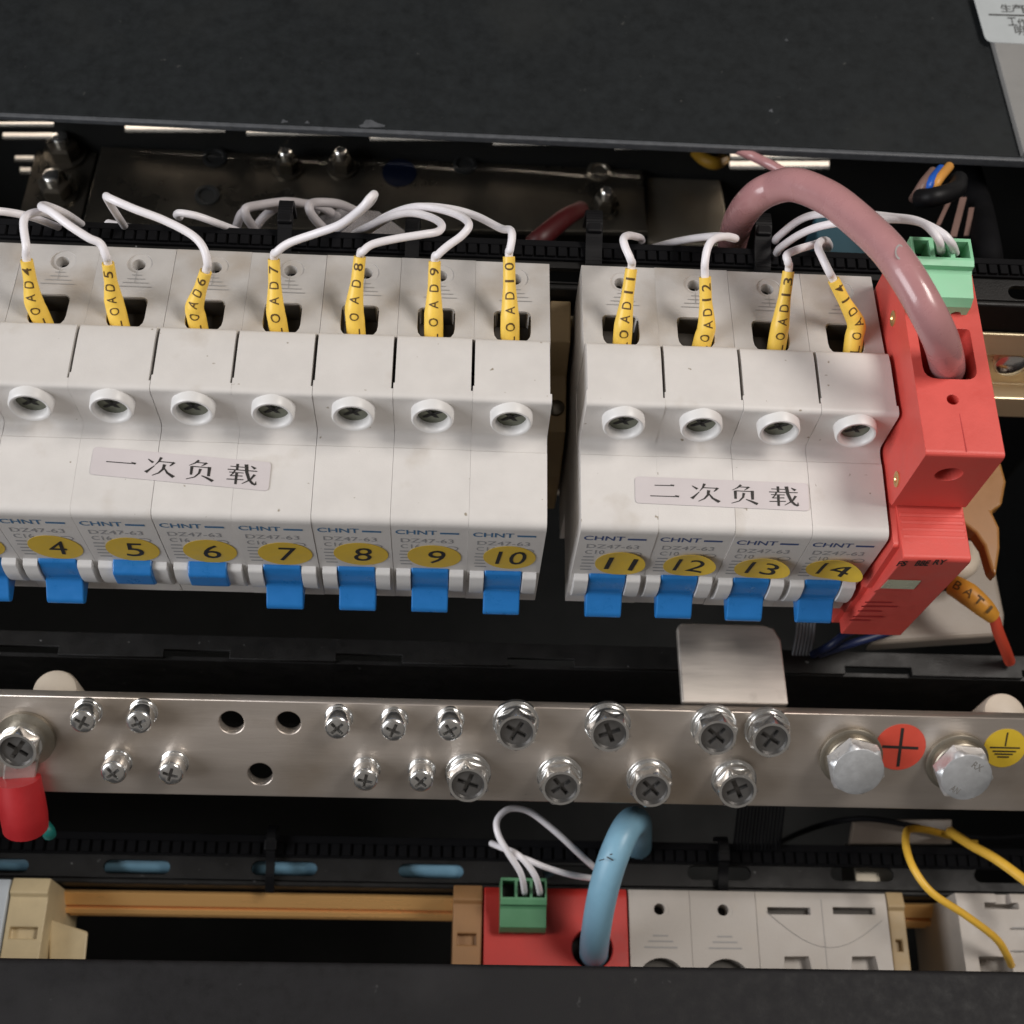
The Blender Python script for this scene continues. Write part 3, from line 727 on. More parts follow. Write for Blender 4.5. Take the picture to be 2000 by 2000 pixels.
WR = {
 4: ((86, 634), (66, 588), (52, 508), [(51, 480, 9), (46, 440, 9), (52, 422, 8), (78, 414, 3), (110, 424, -8), (150, 446, -28), (165, 452, -40)], 'white wire with yellow sleeve LOAD4, bent right over the tray'),
 5: ((236, 643), (222, 585), (211, 514), [(207, 500, 9), (196, 476, 11), (172, 464, 12), (135, 440, 13), (100, 414, 13), (81, 404, 10), (92, 402, 3), (130, 418, -6), (172, 447, -25), (185, 455, -40)], 'white wire with yellow sleeve LOAD5, looped up to the left in a flat hook'),
 6: ((389, 646), (380, 600), (402, 530), [(405, 512, 9), (396, 482, 11), (372, 457, 12), (320, 430, 13), (262, 408, 14), (216, 388, 14), (208, 384, 10), (216, 400, 2), (232, 425, -8), (250, 452, -26), (256, 458, -40)], 'white wire with yellow sleeve LOAD6, longest loop rising to the left'),
 7: ((546, 652), (538, 605), (535, 506), [(541, 492, 9), (566, 474, 11), (620, 455, 14), (665, 438, 18), (705, 408, 24), (722, 388, 26), (731, 380, 24), (722, 396, 14), (690, 425, -2), (655, 452, -25), (650, 458, -40)], 'white wire with yellow sleeve LOAD7, thick loop rising steeply to the right'),
 8: ((696, 658), (692, 600), (703, 501), [(708, 492, 8), (728, 477, 9), (775, 466, 9), (825, 458, 9), (856, 452, 8), (862, 438, 6), (840, 424, 2), (800, 416, -2), (755, 426, -8), (700, 452, -25), (690, 458, -40)], 'white wire with yellow sleeve LOAD8, hooked back in a tight curl'),
 9: ((847, 666), (847, 612), (849, 510), [(855, 498, 8), (875, 480, 9), (902, 460, 10), (916, 440, 10), (902, 424, 6), (860, 409, 2), (810, 404, -2), (760, 420, -10), (715, 447, -25), (705, 456, -40)], 'white wire with yellow sleeve LOAD9, zigzag bend then arch to the left'),
 10: ((996, 671), (996, 618), (994, 501), [(996, 488, 8), (1000, 462, 9), (996, 449, 7), (978, 446, 2), (930, 422, -2), (880, 408, -4), (820, 404, -6), (770, 420, -14), (725, 447, -28), (716, 456, -40)], 'white wire with yellow sleeve LOAD10, straight up then arching far left'),
 11: ((1214, 680), (1218, 632), (1233, 525), [(1232, 508, 9), (1221, 482, 10), (1218, 466, 9), (1228, 460, 5), (1246, 463, -8), (1252, 466, -28), (1254, 470, -50)], 'white wire with yellow sleeve LOAD11, short hook just above its breaker'),
 12: ((1367, 686), (1380, 638), (1377, 541), [(1377, 512, 9), (1383, 482, 10), (1396, 466, 9), (1420, 462, 7), (1436, 466, 4), (1400, 461, -2), (1340, 468, -14), (1285, 481, -30), (1262, 490, -42), (1256, 494, -54)], 'white wire with yellow sleeve LOAD12, hooked right then running left'),
 13: ((1515, 687), (1524, 634), (1540, 530), [(1539, 512, 9), (1537, 498, 9), (1556, 488, 5), (1585, 479, -1), (1604, 474, -8), (1612, 480, -24), (1610, 486, -40)], 'white wire with yellow sleeve LOAD13, short bend joining its neighbour'),
 14: ((1664, 691), (1672, 632), (1628, 547), [(1620, 532, 9), (1606, 503, 10), (1598, 484, 8), (1602, 472, 3), (1614, 470, -6), (1620, 480, -22), (1618, 486, -40)], 'white wire with yellow sleeve LOAD14, leaning left out of its breaker'),
}
for n, (b_, m_, t_, path, lbl) in WR.items(): sleeve_wire(n, b_, m_, t_, ZS, path, lbl)
def wire(name, label, pts, r, m='wire', cat='wire', group=None, seg=12):
    bm = B(); tube(bm, [at(u, v, z=z) for u, v, z in pts], r, seg, 8)
    return tag(mesh(name, bm, m, smooth=60), label, cat, group)
wire('control_wire', 'white wire running in from the left edge behind the LOAD4 wire', [(-60, 408, 2), (-20, 411, 2), (20, 415, 0), (62, 424, -4), (110, 442, -16), (140, 456, -40)], 0.94)
wire('control_wire', 'white wire stub tipped left between the LOAD6 and LOAD7 wires', [(352, 424, -16), (345, 420, -14), (352, 416, -12), (385, 422, -12), (430, 438, -16), (482, 458, -28), (500, 466, -40)], 0.94)
wire('control_wire', 'short white wire lying across behind the LOAD6 loop', [(212, 438, -30), (235, 443, -27), (262, 448, -29)], 1.3)
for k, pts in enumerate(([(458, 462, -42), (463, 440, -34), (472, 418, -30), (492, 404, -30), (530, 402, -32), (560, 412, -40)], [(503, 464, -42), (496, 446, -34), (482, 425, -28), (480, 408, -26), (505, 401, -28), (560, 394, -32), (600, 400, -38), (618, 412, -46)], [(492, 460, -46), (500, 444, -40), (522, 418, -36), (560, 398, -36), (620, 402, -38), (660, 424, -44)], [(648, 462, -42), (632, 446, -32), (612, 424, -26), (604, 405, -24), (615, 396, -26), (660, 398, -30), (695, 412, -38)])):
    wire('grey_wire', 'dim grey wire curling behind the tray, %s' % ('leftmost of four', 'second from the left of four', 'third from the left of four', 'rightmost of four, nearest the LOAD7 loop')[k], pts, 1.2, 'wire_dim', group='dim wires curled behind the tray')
bm = B()
hexa(bm, [at(625, 425, z=-46), at(665, 408, z=-40), at(740, 415, z=-40), at(800, 460, z=-44), at(640, 462, z=-44)], [at(625, 425, z=-46) + Vector((0, 0, .5)), at(665, 408, z=-40) + Vector((0, 0, .5)), at(740, 415, z=-40) + Vector((0, 0, .5)), at(800, 460, z=-44) + Vector((0, 0, .5)), at(640, 462, z=-44) + Vector((0, 0, .5))])
tag(mesh('plastic_film', bm, 'film'), 'crumpled clear plastic scrap behind the toothed tray edge', 'plastic')

# cable ties over the tray edges
def cable_tie(u, v, z, label, w=3.0, drop=16):
    c = at(u, v, z=z); t = thing('cable_tie', c, label, 'cable tie', 'black cable ties round the tray edges')
    bm = B(); path = [c + Vector((0, d, h)) for d, h in ((-11, -1.2), (-7, 1.6), (-3, 2.8), (0, 4.5), (3.5, 6.0), (7, 4.5), (8.5, -3))]
    P = spline(path, 5); top = []; 
    for p, q in zip(P, P[1:]):
        d = (q - p).normalized(); nn = Vector((1, 0, 0)).cross(d) * .6
        hexa(bm, [p + Vector((-w / 2, 0, 0)) - nn, p + Vector((w / 2, 0, 0)) - nn, p + Vector((w / 2, 0, 0)) + nn, p + Vector((-w / 2, 0, 0)) + nn], [q + Vector((-w / 2, 0, 0)) - nn, q + Vector((w / 2, 0, 0)) - nn, q + Vector((w / 2, 0, 0)) + nn, q + Vector((-w / 2, 0, 0)) + nn])
    mesh('strap', bm, 'tie', t)
    bm = B(); p = c + Vector((0, 1.5, 5)); box(bm, p.x - 1.9, p.x + 1.9, p.y - 1.6, p.y + 1.8, p.z - 1.2, p.z + 1.4); mesh('locking_head', bm, 'tie', t, bevel=.5)
cable_tie(1157, 480, ZT, 'black cable tie over the tray edge above breaker 11', 4.2)
cable_tie(1483, 485, ZT, 'black cable tie over the tray edge beside the LOAD13 wire', 4.2)
cable_tie(560, 462, ZT, 'black cable tie over the tray edge left of the LOAD7 loop', 3.5)
cable_tie(806, 480, ZT, 'black cable tie over the tray edge between the LOAD8 and LOAD9 wires', 3.5)
cable_tie(532, 1668, ZU, 'black cable tie on the lower tray under the busbar holes', 2.6)
cable_tie(1408, 1690, ZU, 'black cable tie on the lower tray right of the blue cable', 3)

# ================================================================== RED SURGE ARRESTER, PINK CABLE, GREEN PLUG
X0, X1 = 188.6, 206.2
t = thing('surge_arrester', (197, 0, -70), 'red surge arrester standing at the right end of the breaker row', 'surge arrester')
pts = [(41, -78), (41, 5.5), (37, 7.6), (-15.8, 10.8), (-15.8, -14.8), (-14, -16.5), (-25.5, -16.5), (-26.2, -40), (-25.0, -42), (-25.0, -60), (-23.2, -62), (-23.2, -72), (-12, -78)]
bm = B(); prism_x(bm, roundpts(pts, [0, .5, 1, 1.2, .5, .3, 1, .5, .5, .5, .5, .5, .5]), X0, X1)
hb = mesh('housing', bm, 'red', t)
cs = []
hp = [at(u, v, z=9.3) for u, v in ((1806, 664), (1873, 664), (1885, 738), (1822, 738))]
hx0, hx1 = 190.9, 203.2; hy1 = at(1806, 664, z=8.9).y + .5; hy0 = at(1822, 738, z=9.8).y
c_ = B(); hexa(c_, [Vector((x, y, -14)) for x, y in roundpts([(hx0, hy0), (hx1, hy0), (hx1, hy1 + 3), (hx0, hy1 + 3)], [3, 3, 1, 1])], [Vector((x, y, 20)) for x, y in roundpts([(hx0, hy0), (hx1, hy0), (hx1, hy1 + 3), (hx0, hy1 + 3)], [3, 3, 1, 1])]); cs.append(c_)
c2 = at(1861, 780, z=10); c_ = B(); lathe(c_, c2 + Vector((0, 0, -6)), (0, 0, 1), [(1.35, 0), (1.35, 12)], 18); cs.append(c_)
c3 = at(1853, 927, y=-15.8); c_ = B(); lathe(c_, Vector((c3.x, -22, c3.z)), (0, 1, 0), [(3.1, 0), (3.1, 12)], 24); cs.append(c_)
boolean_cut(hb, cs); hb.data.materials.clear(); hb.data.materials.append(M['red'])
b = hb.modifiers.new('bevel', 'BEVEL'); b.width = .45 * S; b.segments = 2; b.limit_method = 'ANGLE'; b.angle_limit = math.radians(45)
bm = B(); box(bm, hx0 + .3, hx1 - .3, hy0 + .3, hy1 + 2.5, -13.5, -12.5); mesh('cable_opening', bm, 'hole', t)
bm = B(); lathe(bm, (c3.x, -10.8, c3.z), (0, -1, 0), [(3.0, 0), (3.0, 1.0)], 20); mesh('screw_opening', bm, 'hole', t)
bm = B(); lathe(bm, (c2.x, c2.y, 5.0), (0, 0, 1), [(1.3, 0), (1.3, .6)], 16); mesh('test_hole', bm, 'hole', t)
bm = B(); quad(bm, Vector((c2.x + .9, c2.y - 2, 10.02)), Vector((c2.x + 1.05, c2.y - 2, 10.02)), Vector((c2.x + 1.2, -14.9, 10.88)), Vector((c2.x + 1.05, -14.9, 10.88))); mesh('seam', bm, 'red_cap', t)
for u, v in ((1745, 622), (1752, 936)):
    c = at(u, v, x=X0); bm = B(); lathe(bm, c, (-1, 0, 0), [(1.9, -.2), (1.9, .25), (1.0, .35), (.7, -.05), (0, -.05)], 20, close=False); mesh('rivet', bm, 'brass', t, smooth=40)
# plug in module
pts = [(-14, -16.3), (-28.6, -15.3), (-29.2, -16.2), (-27.2, -70), (-20, -70), (-20, -18)]
bm = B(); prism_x(bm, roundpts(pts, [0, .8, .5, .8, 0, 0]), X0 + 1.5, X1 + .0)
for k in range(5): box(bm, X0 + 2.0, X1 - .4, -17.5 - 1.9 * k - .5, -17.5 - 1.9 * k + .5, -16.6, -15.75 + .05 * k)
pm = mesh('plug_module', bm, 'red', t, bevel=.25)
def onP(u, v, d=.12):
    p = at(u, v, y=-28.4); k = -(p.z + 16.2) / 53.8; return at(u, v, y=-29.2 + k * 2.0 - d)
bm = B(); hexa(bm, [onP(u, v, -.3) for u, v in ((1735, 1132), (1800, 1134), (1785, 1151), (1719, 1149))], [onP(u, v, .25) for u, v in ((1735, 1132), (1800, 1134), (1785, 1151), (1719, 1149))]); mesh('status_window', bm, 'window', pm, bevel=.1)
bm = B()
put_text(bm, 'FS', lambda a, c: onP(1762 + a * 1 - c * -.72, 1101 - c * 1.0, .14), 18, 10, .03)
put_text(bm, 'BBE', lambda a, c: onP(1802 + a + c * .72, 1100 - c, .14), 26, 11, .03)
put_text(bm, 'RY', lambda a, c: onP(1836 + a + c * .72, 1098 - c, .14), 24, 10, .03)
mesh('lettering', bm, 'ink', pm)
bm = B()
for k, (u, v, w) in enumerate(((1690, 1175, 52), (1683, 1183, 70), (1676, 1192, 46), (1666, 1203, 60), (1660, 1210, 40))):
    quad(bm, onP(u, v), onP(u + w, v + 1), onP(u + w - 1, v + 3.4), onP(u - 1, v + 2.4))
mesh('fine_print', bm, 'red_cap', pm)
bm = B(); quad(bm, *[onP(u, v, .06) for u, v in ((1712, 1152), (1780, 1155), (1776, 1160), (1706, 1157))]); mesh('window_ledge', bm, 'red', pm)

pc = [(1428, 500, -60), (1431, 472, -36), (1444, 428, -12), (1474, 388, 6), (1515, 366, 12), (1558, 362, 17), (1620, 388, 21), (1674, 430, 24), (1730, 483, 27), (1772, 540, 28), (1811, 608, 26), (1836, 660, 20), (1848, 700, 12), (1851, 722, 4), (1853, 735, -8)]
bm = B(); tube(bm, [at(u, v, z=z) for u, v, z in pc], 3.95, 24, 8); t = tag(mesh('power_cable', bm, 'pink', smooth=60), 'thick dusty pink cable arching into the red surge arrester', 'cable')
bm = B()
for k in range(14):
    a0, a1 = 2 * math.pi * k / 16, 2 * math.pi * (k + 1) / 16
    def cm(a, r): return at(1757 + 9 * r * math.cos(a), 492 + 15 * r * math.sin(a), z=31.6)
    quad(bm, cm(a0, 1), cm(a1, 1), cm(a1, .7), cm(a0, .7))
mesh('printed_mark', bm, 'line', t)
wire('thin_cable', 'thin dark pink cable passing under the cover edge behind the arch', [(1440, 292, -40), (1470, 305, -40), (1505, 322, -38), (1540, 340, -38), (1580, 352, -42)], 1.4, 'pink', 'cable')

def connector(label, cx, cy, cz, top_m, w=15.6, tilt=0.0, front=9.5, holes=True, group='green three pole plugs'):
    """pluggable three-pole terminal; wire openings on top (+z), screw side to the front"""
    t = thing('terminal_plug', (cx, cy, cz - 12), label, 'terminal plug', group)
    bm = B()
    x0, x1 = cx - w / 2, cx + w / 2
    pts = [(cy + 6.2, cz - 12), (cy + 6.2, cz - .2), (cy, cz), (cy - 1.4, cz - .4), (cy - 1.4, cz - 2.0), (cy - 2.2, cz - 2.4), (cy - front + 1, cz - 3.2), (cy - front, cz - 5.5), (cy - front, cz - 12)]
    prism_x(bm, pts, x0, x1); o = mesh('plug_body', bm, top_m, t)
    cs = []
    for k in (-1, 0, 1):
        c = B(); xx = cx + k * 5.08 * w / 15.6; box(c, xx - 1.75, xx + 1.75, cy + .7, cy + 5.3, cz - 6, cz + 3); cs.append(c)
        c = B(); lathe(c, Vector((xx, cy - front - 1, cz - 8.6)), (0, 1, 0), [(1.25, 0), (1.25, 5)], 16); cs.append(c)
    boolean_cut(o, cs); o.data.materials.clear(); o.data.materials.append(M[top_m])
    b = o.modifiers.new('bevel', 'BEVEL'); b.width = .2 * S; b.segments = 2; b.limit_method = 'ANGLE'; b.angle_limit = math.radians(40)
    for k in (-1, 0, 1):
        xx = cx + k * 5.08 * w / 15.6
        bm = B(); box(bm, xx - 1.6, xx + 1.6, cy + .9, cy + 5.1, cz - 5.9, cz - 5.2); mesh('wire_entry', bm, 'hole', t)
        bm = B(); lathe(bm, Vector((xx, cy - front + 2.5, cz - 8.6)), (0, -1, 0), [(1.2, 0), (1.2, .6)], 12); mesh('clamp_screw', bm, 'steel_light', t)
    return t
# upper plug: centre of its ridge at about pixel (1847, 508)
g = at(1843, 507, z=17)
connector('light green three pole plug behind the pink cable', g.x, g.y, 17, 'green', w=14.2, front=9.0)
wire('signal_wire', 'upper of two white wires arching into the light green plug', [(1514, 470, -16), (1520, 462, -10), (1558, 432, -2), (1595, 419, 4), (1660, 416, 9), (1742, 424, 14), (1790, 431, 18), (1836, 453, 22), (1858, 475, 21), (1866, 494, 15)], .95)
wire('signal_wire', 'lower of two white wires arching into the light green plug', [(1517, 494, -16), (1524, 484, -10), (1560, 459, -2), (1602, 442, 4), (1660, 433, 9), (1742, 428, 14), (1796, 434, 18), (1824, 455, 22), (1836, 476, 21), (1838, 492, 15)], .95)

# rainbow harness in a black spiral wrap, and the striped ribbon beside it
for k, (du, m, lbl) in enumerate(((-16, 'rb_brown', 'mauve'), (0, 'rb_blue', 'royal blue'), (16, 'rb_orange', 'orange'))):
    wire('harness_wire', 'short %s wire in the black harness near the top right' % lbl, [(1838 + du, 330 - du * .3, -30), (1820 + du, 352 - du * .3, -26), (1806 + du, 375 - du * .3, -28), (1800 + du, 388, -40)], 1.3, m, group='coloured harness wires')
bm = B(); tube(bm, [at(1795, 388, z=-24), at(1820, 386, z=-21), at(1850, 378, z=-22), at(1868, 368, z=-26), at(1872, 352, z=-34)], 2.6); tag(mesh('spiral_wrap', bm, 'tie', smooth=60), 'glossy black wrap round the coloured harness wires', 'cable wrap')
for k, (a, b, w) in enumerate((((1855, 390), (1832, 440), 9), ((1882, 385), (1862, 462), 13), ((1898, 405), (1888, 460), 10))):
    bm = B(); plane_solid(bm, [at(a[0] - w / 2, a[1], z=-46), at(a[0] + w / 2, a[1], z=-46), at(b[0] + w / 2, b[1], z=-44), at(b[0] - w / 2, b[1], z=-44)], (0, 0, -.6)); tag(mesh('ribbon_strand', bm, 'rb_brown'), 'pale brown ribbon strand under the harness, %s' % ('leftmost of three', 'widest in the middle', 'rightmost of three')[k], 'ribbon', 'ribbon strands under the harness')
wire('black_cable', 'black cable hanging behind the right end of the tray', [(1890, 330, -60), (1915, 420, -50), (1930, 500, -40), (1936, 540, -60)], 4.0, 'rubber', 'cable')

# bracket, amber insulator and marked wire to the right of the arrester
bm = B(); hexa(bm, [at(u, v, z=-96) for u, v in ((1700, 1256), (1835, 1050), (1935, 1055), (1964, 1200), (1962, 1232), (1950, 1240))], [at(u, v, z=-96) + Vector((0, 0, -8)) for u, v in ((1700, 1256), (1835, 1050), (1935, 1055), (1964, 1200), (1962, 1232), (1950, 1240))]); tag(mesh('metal_bracket', bm, 'bracket', bevel=1.6, seg=3), 'pale metal bracket under the red surge arrester', 'bracket')
bm = B()
ap = [at(u, v, z=-60) for u, v in ((1800, 880), (1955, 900), (1966, 940), (1958, 985), (1938, 998), (1953, 1030), (1954, 1070), (1946, 1125), (1936, 1112), (1922, 1065), (1905, 1040), (1880, 1020), (1790, 1005))]
plane_solid(bm, ap, (0, 0, -5)); tag(mesh('amber_insulator', bm, 'amber', bevel=1.2, seg=3), 'amber plastic insulator tongue right of the red arrester', 'insulator')
t = thing('marked_wire', at(1900, 1180, z=-78), 'red wire with orange sleeve BAT1 right of the surge arrester', 'wire')
pts = [at(u, v, z=z) for u, v, z in ((1838, 1128, -84), (1862, 1143, -80), (1890, 1160, -78), (1920, 1185, -78), (1940, 1205, -80), (1950, 1235, -84), (1962, 1265, -90), (1972, 1292, -98))]
bm = B(); tube(bm, pts, 1.6); mesh('insulation', bm, 'wire_red', t, smooth=60)
P = spline(pts[1:5], 8); bm = B(); tube(bm, pts[1:5], [3.0, 3.3, 2.9, 2.1], 16); slv = mesh('marker_sleeve', bm, 'sleeve_orange', t, smooth=60)
bm = B(); nn = len(P); letters_along(bm, P, [3.1 + .25 * math.sin(i / nn * 2) - 1.2 * max(0, i / nn - .55) for i in range(nn)], 'BAT1', 2.6, 2.8, 2.5, 1.9); mesh('lettering', bm, 'ink_brown', slv)
bm = B(); lathe(bm, at(1830, 1122, z=-86), (at(1862, 1143, z=-80) - at(1830, 1122, z=-86)), [(3.2, -6), (3.2, 6), (2.6, 7)], 16); mesh('crimp_lug', bm, 'steel', t, smooth=40)
wire('ivory_lead', 'ivory lead bent behind the red arrester plug', [(1850, 1120, -88), (1878, 1112, -86), (1892, 1096, -88), (1890, 1075, -92)], 3.2, 'ivory', 'cable')
wire('blue_wire', 'dark blue wire below the arrester, the upper one', [(1700, 1222, -90), (1655, 1236, -88), (1620, 1262, -90), (1588, 1278, -98)], 1.2, 'deepblue', group='dark blue wires under the arrester')
wire('blue_wire', 'dark blue wire below the arrester, the lower longer one', [(1760, 1225, -94), (1720, 1240, -92), (1660, 1258, -92), (1600, 1278, -98)], 1.2, 'deepblue', group='dark blue wires under the arrester')
t = thing('ribbon_cable', at(1555, 1250, z=-95), 'grey striped ribbon cable hanging under breaker 14', 'ribbon cable')
bm = B()
for k in range(6):
    u0 = 1556 + k * 6.5; tube(bm, [at(u0 + 5, 1190, z=-90), at(u0, 1240, z=-94), at(u0 - 8, 1284, z=-101)], .42, 8, 4)
mesh('strands', bm, 'ribbon', t, smooth=60)
t = thing('flat_cable', at(1460, 1620, z=-150), 'dark grey flat cable hanging below the busbar', 'ribbon cable')
bm = B()
for k in range(14):
    u0 = 1437 + k * 6.8; tube(bm, [at(u0 + 6, 1575, z=-140), at(u0 - 4, 1660, z=-146)], .42, 6, 3)
mesh('strands', bm, 'rubber', t, smooth=60)

# ================================================================== BUSBAR
sb = lambda s, x, h=0.0: Vector((x, BO.y, BO.z)) + BS * s + BN * h
s_top, s_bot, TH = -12.3, 16.0, 3.6
outer = [(-60, -s_bot), (330, -s_bot), (330, -s_top), (-60, -s_top)]
hl = []
for u, v in ((452, 1411), (563, 1412), (508, 1512)):
    p = atb(u, v); hl.append(circ(p.x, -(p - BO).dot(BS), 3.25, 32))
plate2d('busbar', 'bar', (0, BO.y, BO.z), (1, 0, 0), -BS, outer, hl, TH, bevel=.3)
tag(bpy.data.objects['busbar'], 'long tinned metal busbar with screws and open holes', 'busbar')
def cross_bm(c, x, n, r, w, d, y=None):
    bm = B()
    for a in ([x] if y is None else [x, y]):
        b = n.cross(a); hexa(bm, [c + a * r + b * w, c - a * r + b * w, c - a * r - b * w, c + a * r - b * w], [p + n * d for p in (c + a * r + b * w, c - a * r + b * w, c - a * r - b * w, c + a * r - b * w)])
    return bm
def screw(kind, u, v, label, group, ang=0.3):
    """(u, v): centre of the head's face in the photograph"""
    if kind == 'pan': R, H, wash = 3.4, 7.0, 3.7
    elif kind == 'hex': R, H, wash = 5.35, 7.2, 5.4
    else: R, H, wash = 7.0, 8.8, 8.0
    face = atb(u, v, H); base = face - BN * H
    t = thing({'pan': 'pan_screw', 'hex': 'hex_screw', 'bolt': 'hex_bolt'}[kind], base, label, 'screw' if kind != 'bolt' else 'bolt', group)
    x = (Vector((1, 0, 0)) * math.cos(ang) + BS * math.sin(ang)).normalized(); y = BN.cross(x)
    if kind == 'pan':
        bm = B(); lathe(bm, base, BN, [(wash, .02), (wash, .8), (wash - .3, .95), (wash - .25, 1.1), (wash - .25, 2.1), (wash - .5, 2.3)], 32); mesh('spring_washer', bm, 'chrome', t, smooth=40)
        bm = B(); lathe(bm, base, BN, [(R - .15, 2.2), (R - .15, 3.2), (R, 3.3), (R, H - 1.3), (R - .3, H - .5), (R - .8, H - .15), (0, H)], 32); hd = mesh('screw_head', bm, 'chrome', t, smooth=35)
        boolean_cut(hd, [cross_bm(base + BN * (H - 1.6), x, BN, 2.0, .42, 3), cross_bm(base + BN * (H - 1.58), y, BN, 2.02, .42, 3)]); hd.data.materials.clear(); hd.data.materials.append(M['chrome'])
        for p in hd.data.polygons: p.use_smooth = True
        hd.data.set_sharp_from_angle(angle=math.radians(35))
        bm = cross_bm(base + BN * (H - 1.57), x, BN, 1.9, .38, .1); c9 = cross_bm(base + BN * (H - 1.53), y, BN, 1.9, .38, .1); m9 = bpy.data.meshes.new('x'); c9.to_mesh(m9); c9.free(); bm.from_mesh(m9); bpy.data.meshes.remove(m9); mesh('cross_recess', bm, 'recess', hd)
    elif kind == 'hex':
        bm = B(); lathe(bm, base, BN, [(wash + .7, .02), (wash + .7, 1.2), (wash + .4, 1.4), (wash, 1.45), (wash, 3.0), (wash - .3, 3.2)], 36); mesh('spring_washer', bm, 'chrome', t, smooth=40)
        bm = B()
        lathe(bm, base, BN, [(R + .2, 3.1), (R + .2, 4.0), (R * .98, 4.2)], 36)
        xx, yy, aa = x, y, BN
        rings = []
        for r, h, n6 in ((R * 1.04, 4.1, 1), (R * 1.04, H - .9, 1), (R * .93, H, 0), (R * .80, H, 0), (R * .74, H - 1.1, 0)):
            ring = []
            for k in range(36):
                th = 2 * math.pi * k / 36; f = 1.0
                if n6: f = math.cos(math.pi / 6) / math.cos((th % (math.pi / 3)) - math.pi / 6) * 1.04
                ring.append(bm.verts.new(base + aa * h + (xx * math.cos(th) + yy * math.sin(th)) * r * f))
            rings.append(ring)
        for p, q in zip(rings, rings[1:]):
            for k in range(36): bm.faces.new((p[k], p[(k + 1) % 36], q[(k + 1) % 36], q[k]))
        bm.faces.new(rings[0]); bm.faces.new(rings[-1])
        hd = mesh('screw_head', bm, 'chrome', t, smooth=35)
        boolean_cut(hd, [cross_bm(base + BN * (H - 2.6), x, BN, 2.9, .62, 4), cross_bm(base + BN * (H - 2.58), y, BN, 2.92, .62, 4)]); hd.data.materials.clear(); hd.data.materials.append(M['chrome'])
        hd.data.materials.append(M['dish'])
        lb = base - wloc(hd) / S
        for p in hd.data.polygons:
            p.use_smooth = True; rel = p.center / S - lb; hh = rel.dot(BN)
            if hh > H - 2.65 and hh < H - .3 and (rel - BN * hh).length < R * .8: p.material_index = 1
        hd.data.set_sharp_from_angle(angle=math.radians(35))
        bm = cross_bm(base + BN * (H - 2.57), x, BN, 2.75, .52, .1); c9 = cross_bm(base + BN * (H - 2.53), y, BN, 2.75, .52, .1); m9 = bpy.data.meshes.new('x'); c9.to_mesh(m9); c9.free(); bm.from_mesh(m9); bpy.data.meshes.remove(m9); mesh('cross_recess', bm, 'recess', hd)
    else:
        bm = B(); lathe(bm, base, BN, [(wash + .5, .02), (wash + .5, 1.3), (wash + .2, 1.5), (wash - .8, 1.55), (wash - .8, 3.6), (wash - 1.1, 3.9)], 40); mesh('spring_washer', bm, 'steel_light', t, smooth=40)  # washer in darker steel: shade under the head put into the colour
        bm = B(); rings = []
        for r, h, n6 in ((R * 1.0, 4.2, 1), (R * 1.0, H - 1.3, 1), (R * .97, H - .15, 0), (R * .93, H, 0)):
            ring = []
            for k in range(48):
                th = 2 * math.pi * k / 48; f = math.cos(math.pi / 6) / math.cos((th % (math.pi / 3)) - math.pi / 6) * 1.12 if n6 else 1
                ring.append(bm.verts.new(base + BN * h + (x * math.cos(th) + y * math.sin(th)) * r * f))
            rings.append(ring)
        for p, q in zip(rings, rings[1:]):
            for k in range(48): bm.faces.new((p[k], p[(k + 1) % 48], q[(k + 1) % 48], q[k]))
        bm.faces.new(rings[0]); bm.faces.new(rings[-1])
        mesh('bolt_head', bm, 'bolt', t, smooth=35)
    return t, base
PAN = [((160, 1412), 'pan head screw, left of the upper pair at the bar\'s left part'), ((270, 1413), 'pan head screw, right of the upper pair at the bar\'s left part'), ((220, 1512), 'pan head screw, left of the lower pair at the bar\'s left part'), ((332, 1514), 'pan head screw, right of the lower pair at the bar\'s left part'),
       ((658, 1424), 'pan head screw in the upper row, first right of the open holes'), ((768, 1428), 'pan head screw in the upper row, second right of the open holes'), ((879, 1428), 'pan head screw in the upper row, third right of the open holes'), ((713, 1526), 'pan head screw in the lower row, first right of the open hole'), ((822, 1528), 'pan head screw in the lower row beside the first hex screw')]
for k, ((u, v), l) in enumerate(PAN): screw('pan', u, v, l, 'small pan head screws on the busbar', [.5, 1.1, .9, .3, .8, .4, 1.0, .2, .75][k])
HEX = [((1009, 1432), 'hex screw in the upper row right of the pan screws'), ((1191, 1435), 'hex screw in the upper row standing apart in the middle'), ((1401, 1441), 'hex screw in the upper row, left of the close pair'), ((1507, 1446), 'hex screw in the upper row, right of the close pair'), ((914, 1534), 'hex screw in the lower row right of the pan screws'), ((1096, 1540), 'hex screw in the lower row above the white wire loop'), ((1273, 1544), 'hex screw in the lower row above the blue cable'), ((1441, 1546), 'hex screw in the lower row, last before the big bolts')]
for k, ((u, v), l) in enumerate(HEX): screw('hex', u, v, l, 'cross slot hex screws on the busbar', [.5, 1.2, .7, .55, .35, .9, .75, 1.1][k])
b1, p1 = screw('bolt', 1677, 1508, 'large plain hex bolt left of the red plus sticker', 'large hex bolts on the busbar', .25)
b2, p2 = screw('bolt', 1888, 1519, 'large hex bolt with raised marks between the plus and earth stickers', 'large hex bolts on the busbar', .1)
bm = B()
x = Vector((1, 0, 0)); 
def onbolt(px, ox, oy, ang):
    e1 = x * math.cos(ang) + BS * math.sin(ang); e2 = -BS * math.cos(ang) + x * math.sin(ang)
    return lambda a, c: px + BN * 8.86 + x * ox - BS * oy + e1 * a + e2 * c
put_text(bm, 'RX', onbolt(p2, 2.4, 3.4, .5), 3.0, 1.9, .01); put_text(bm, 'AN', onbolt(p2, -2.6, -3.6, .5), 2.6, 1.9, .01)
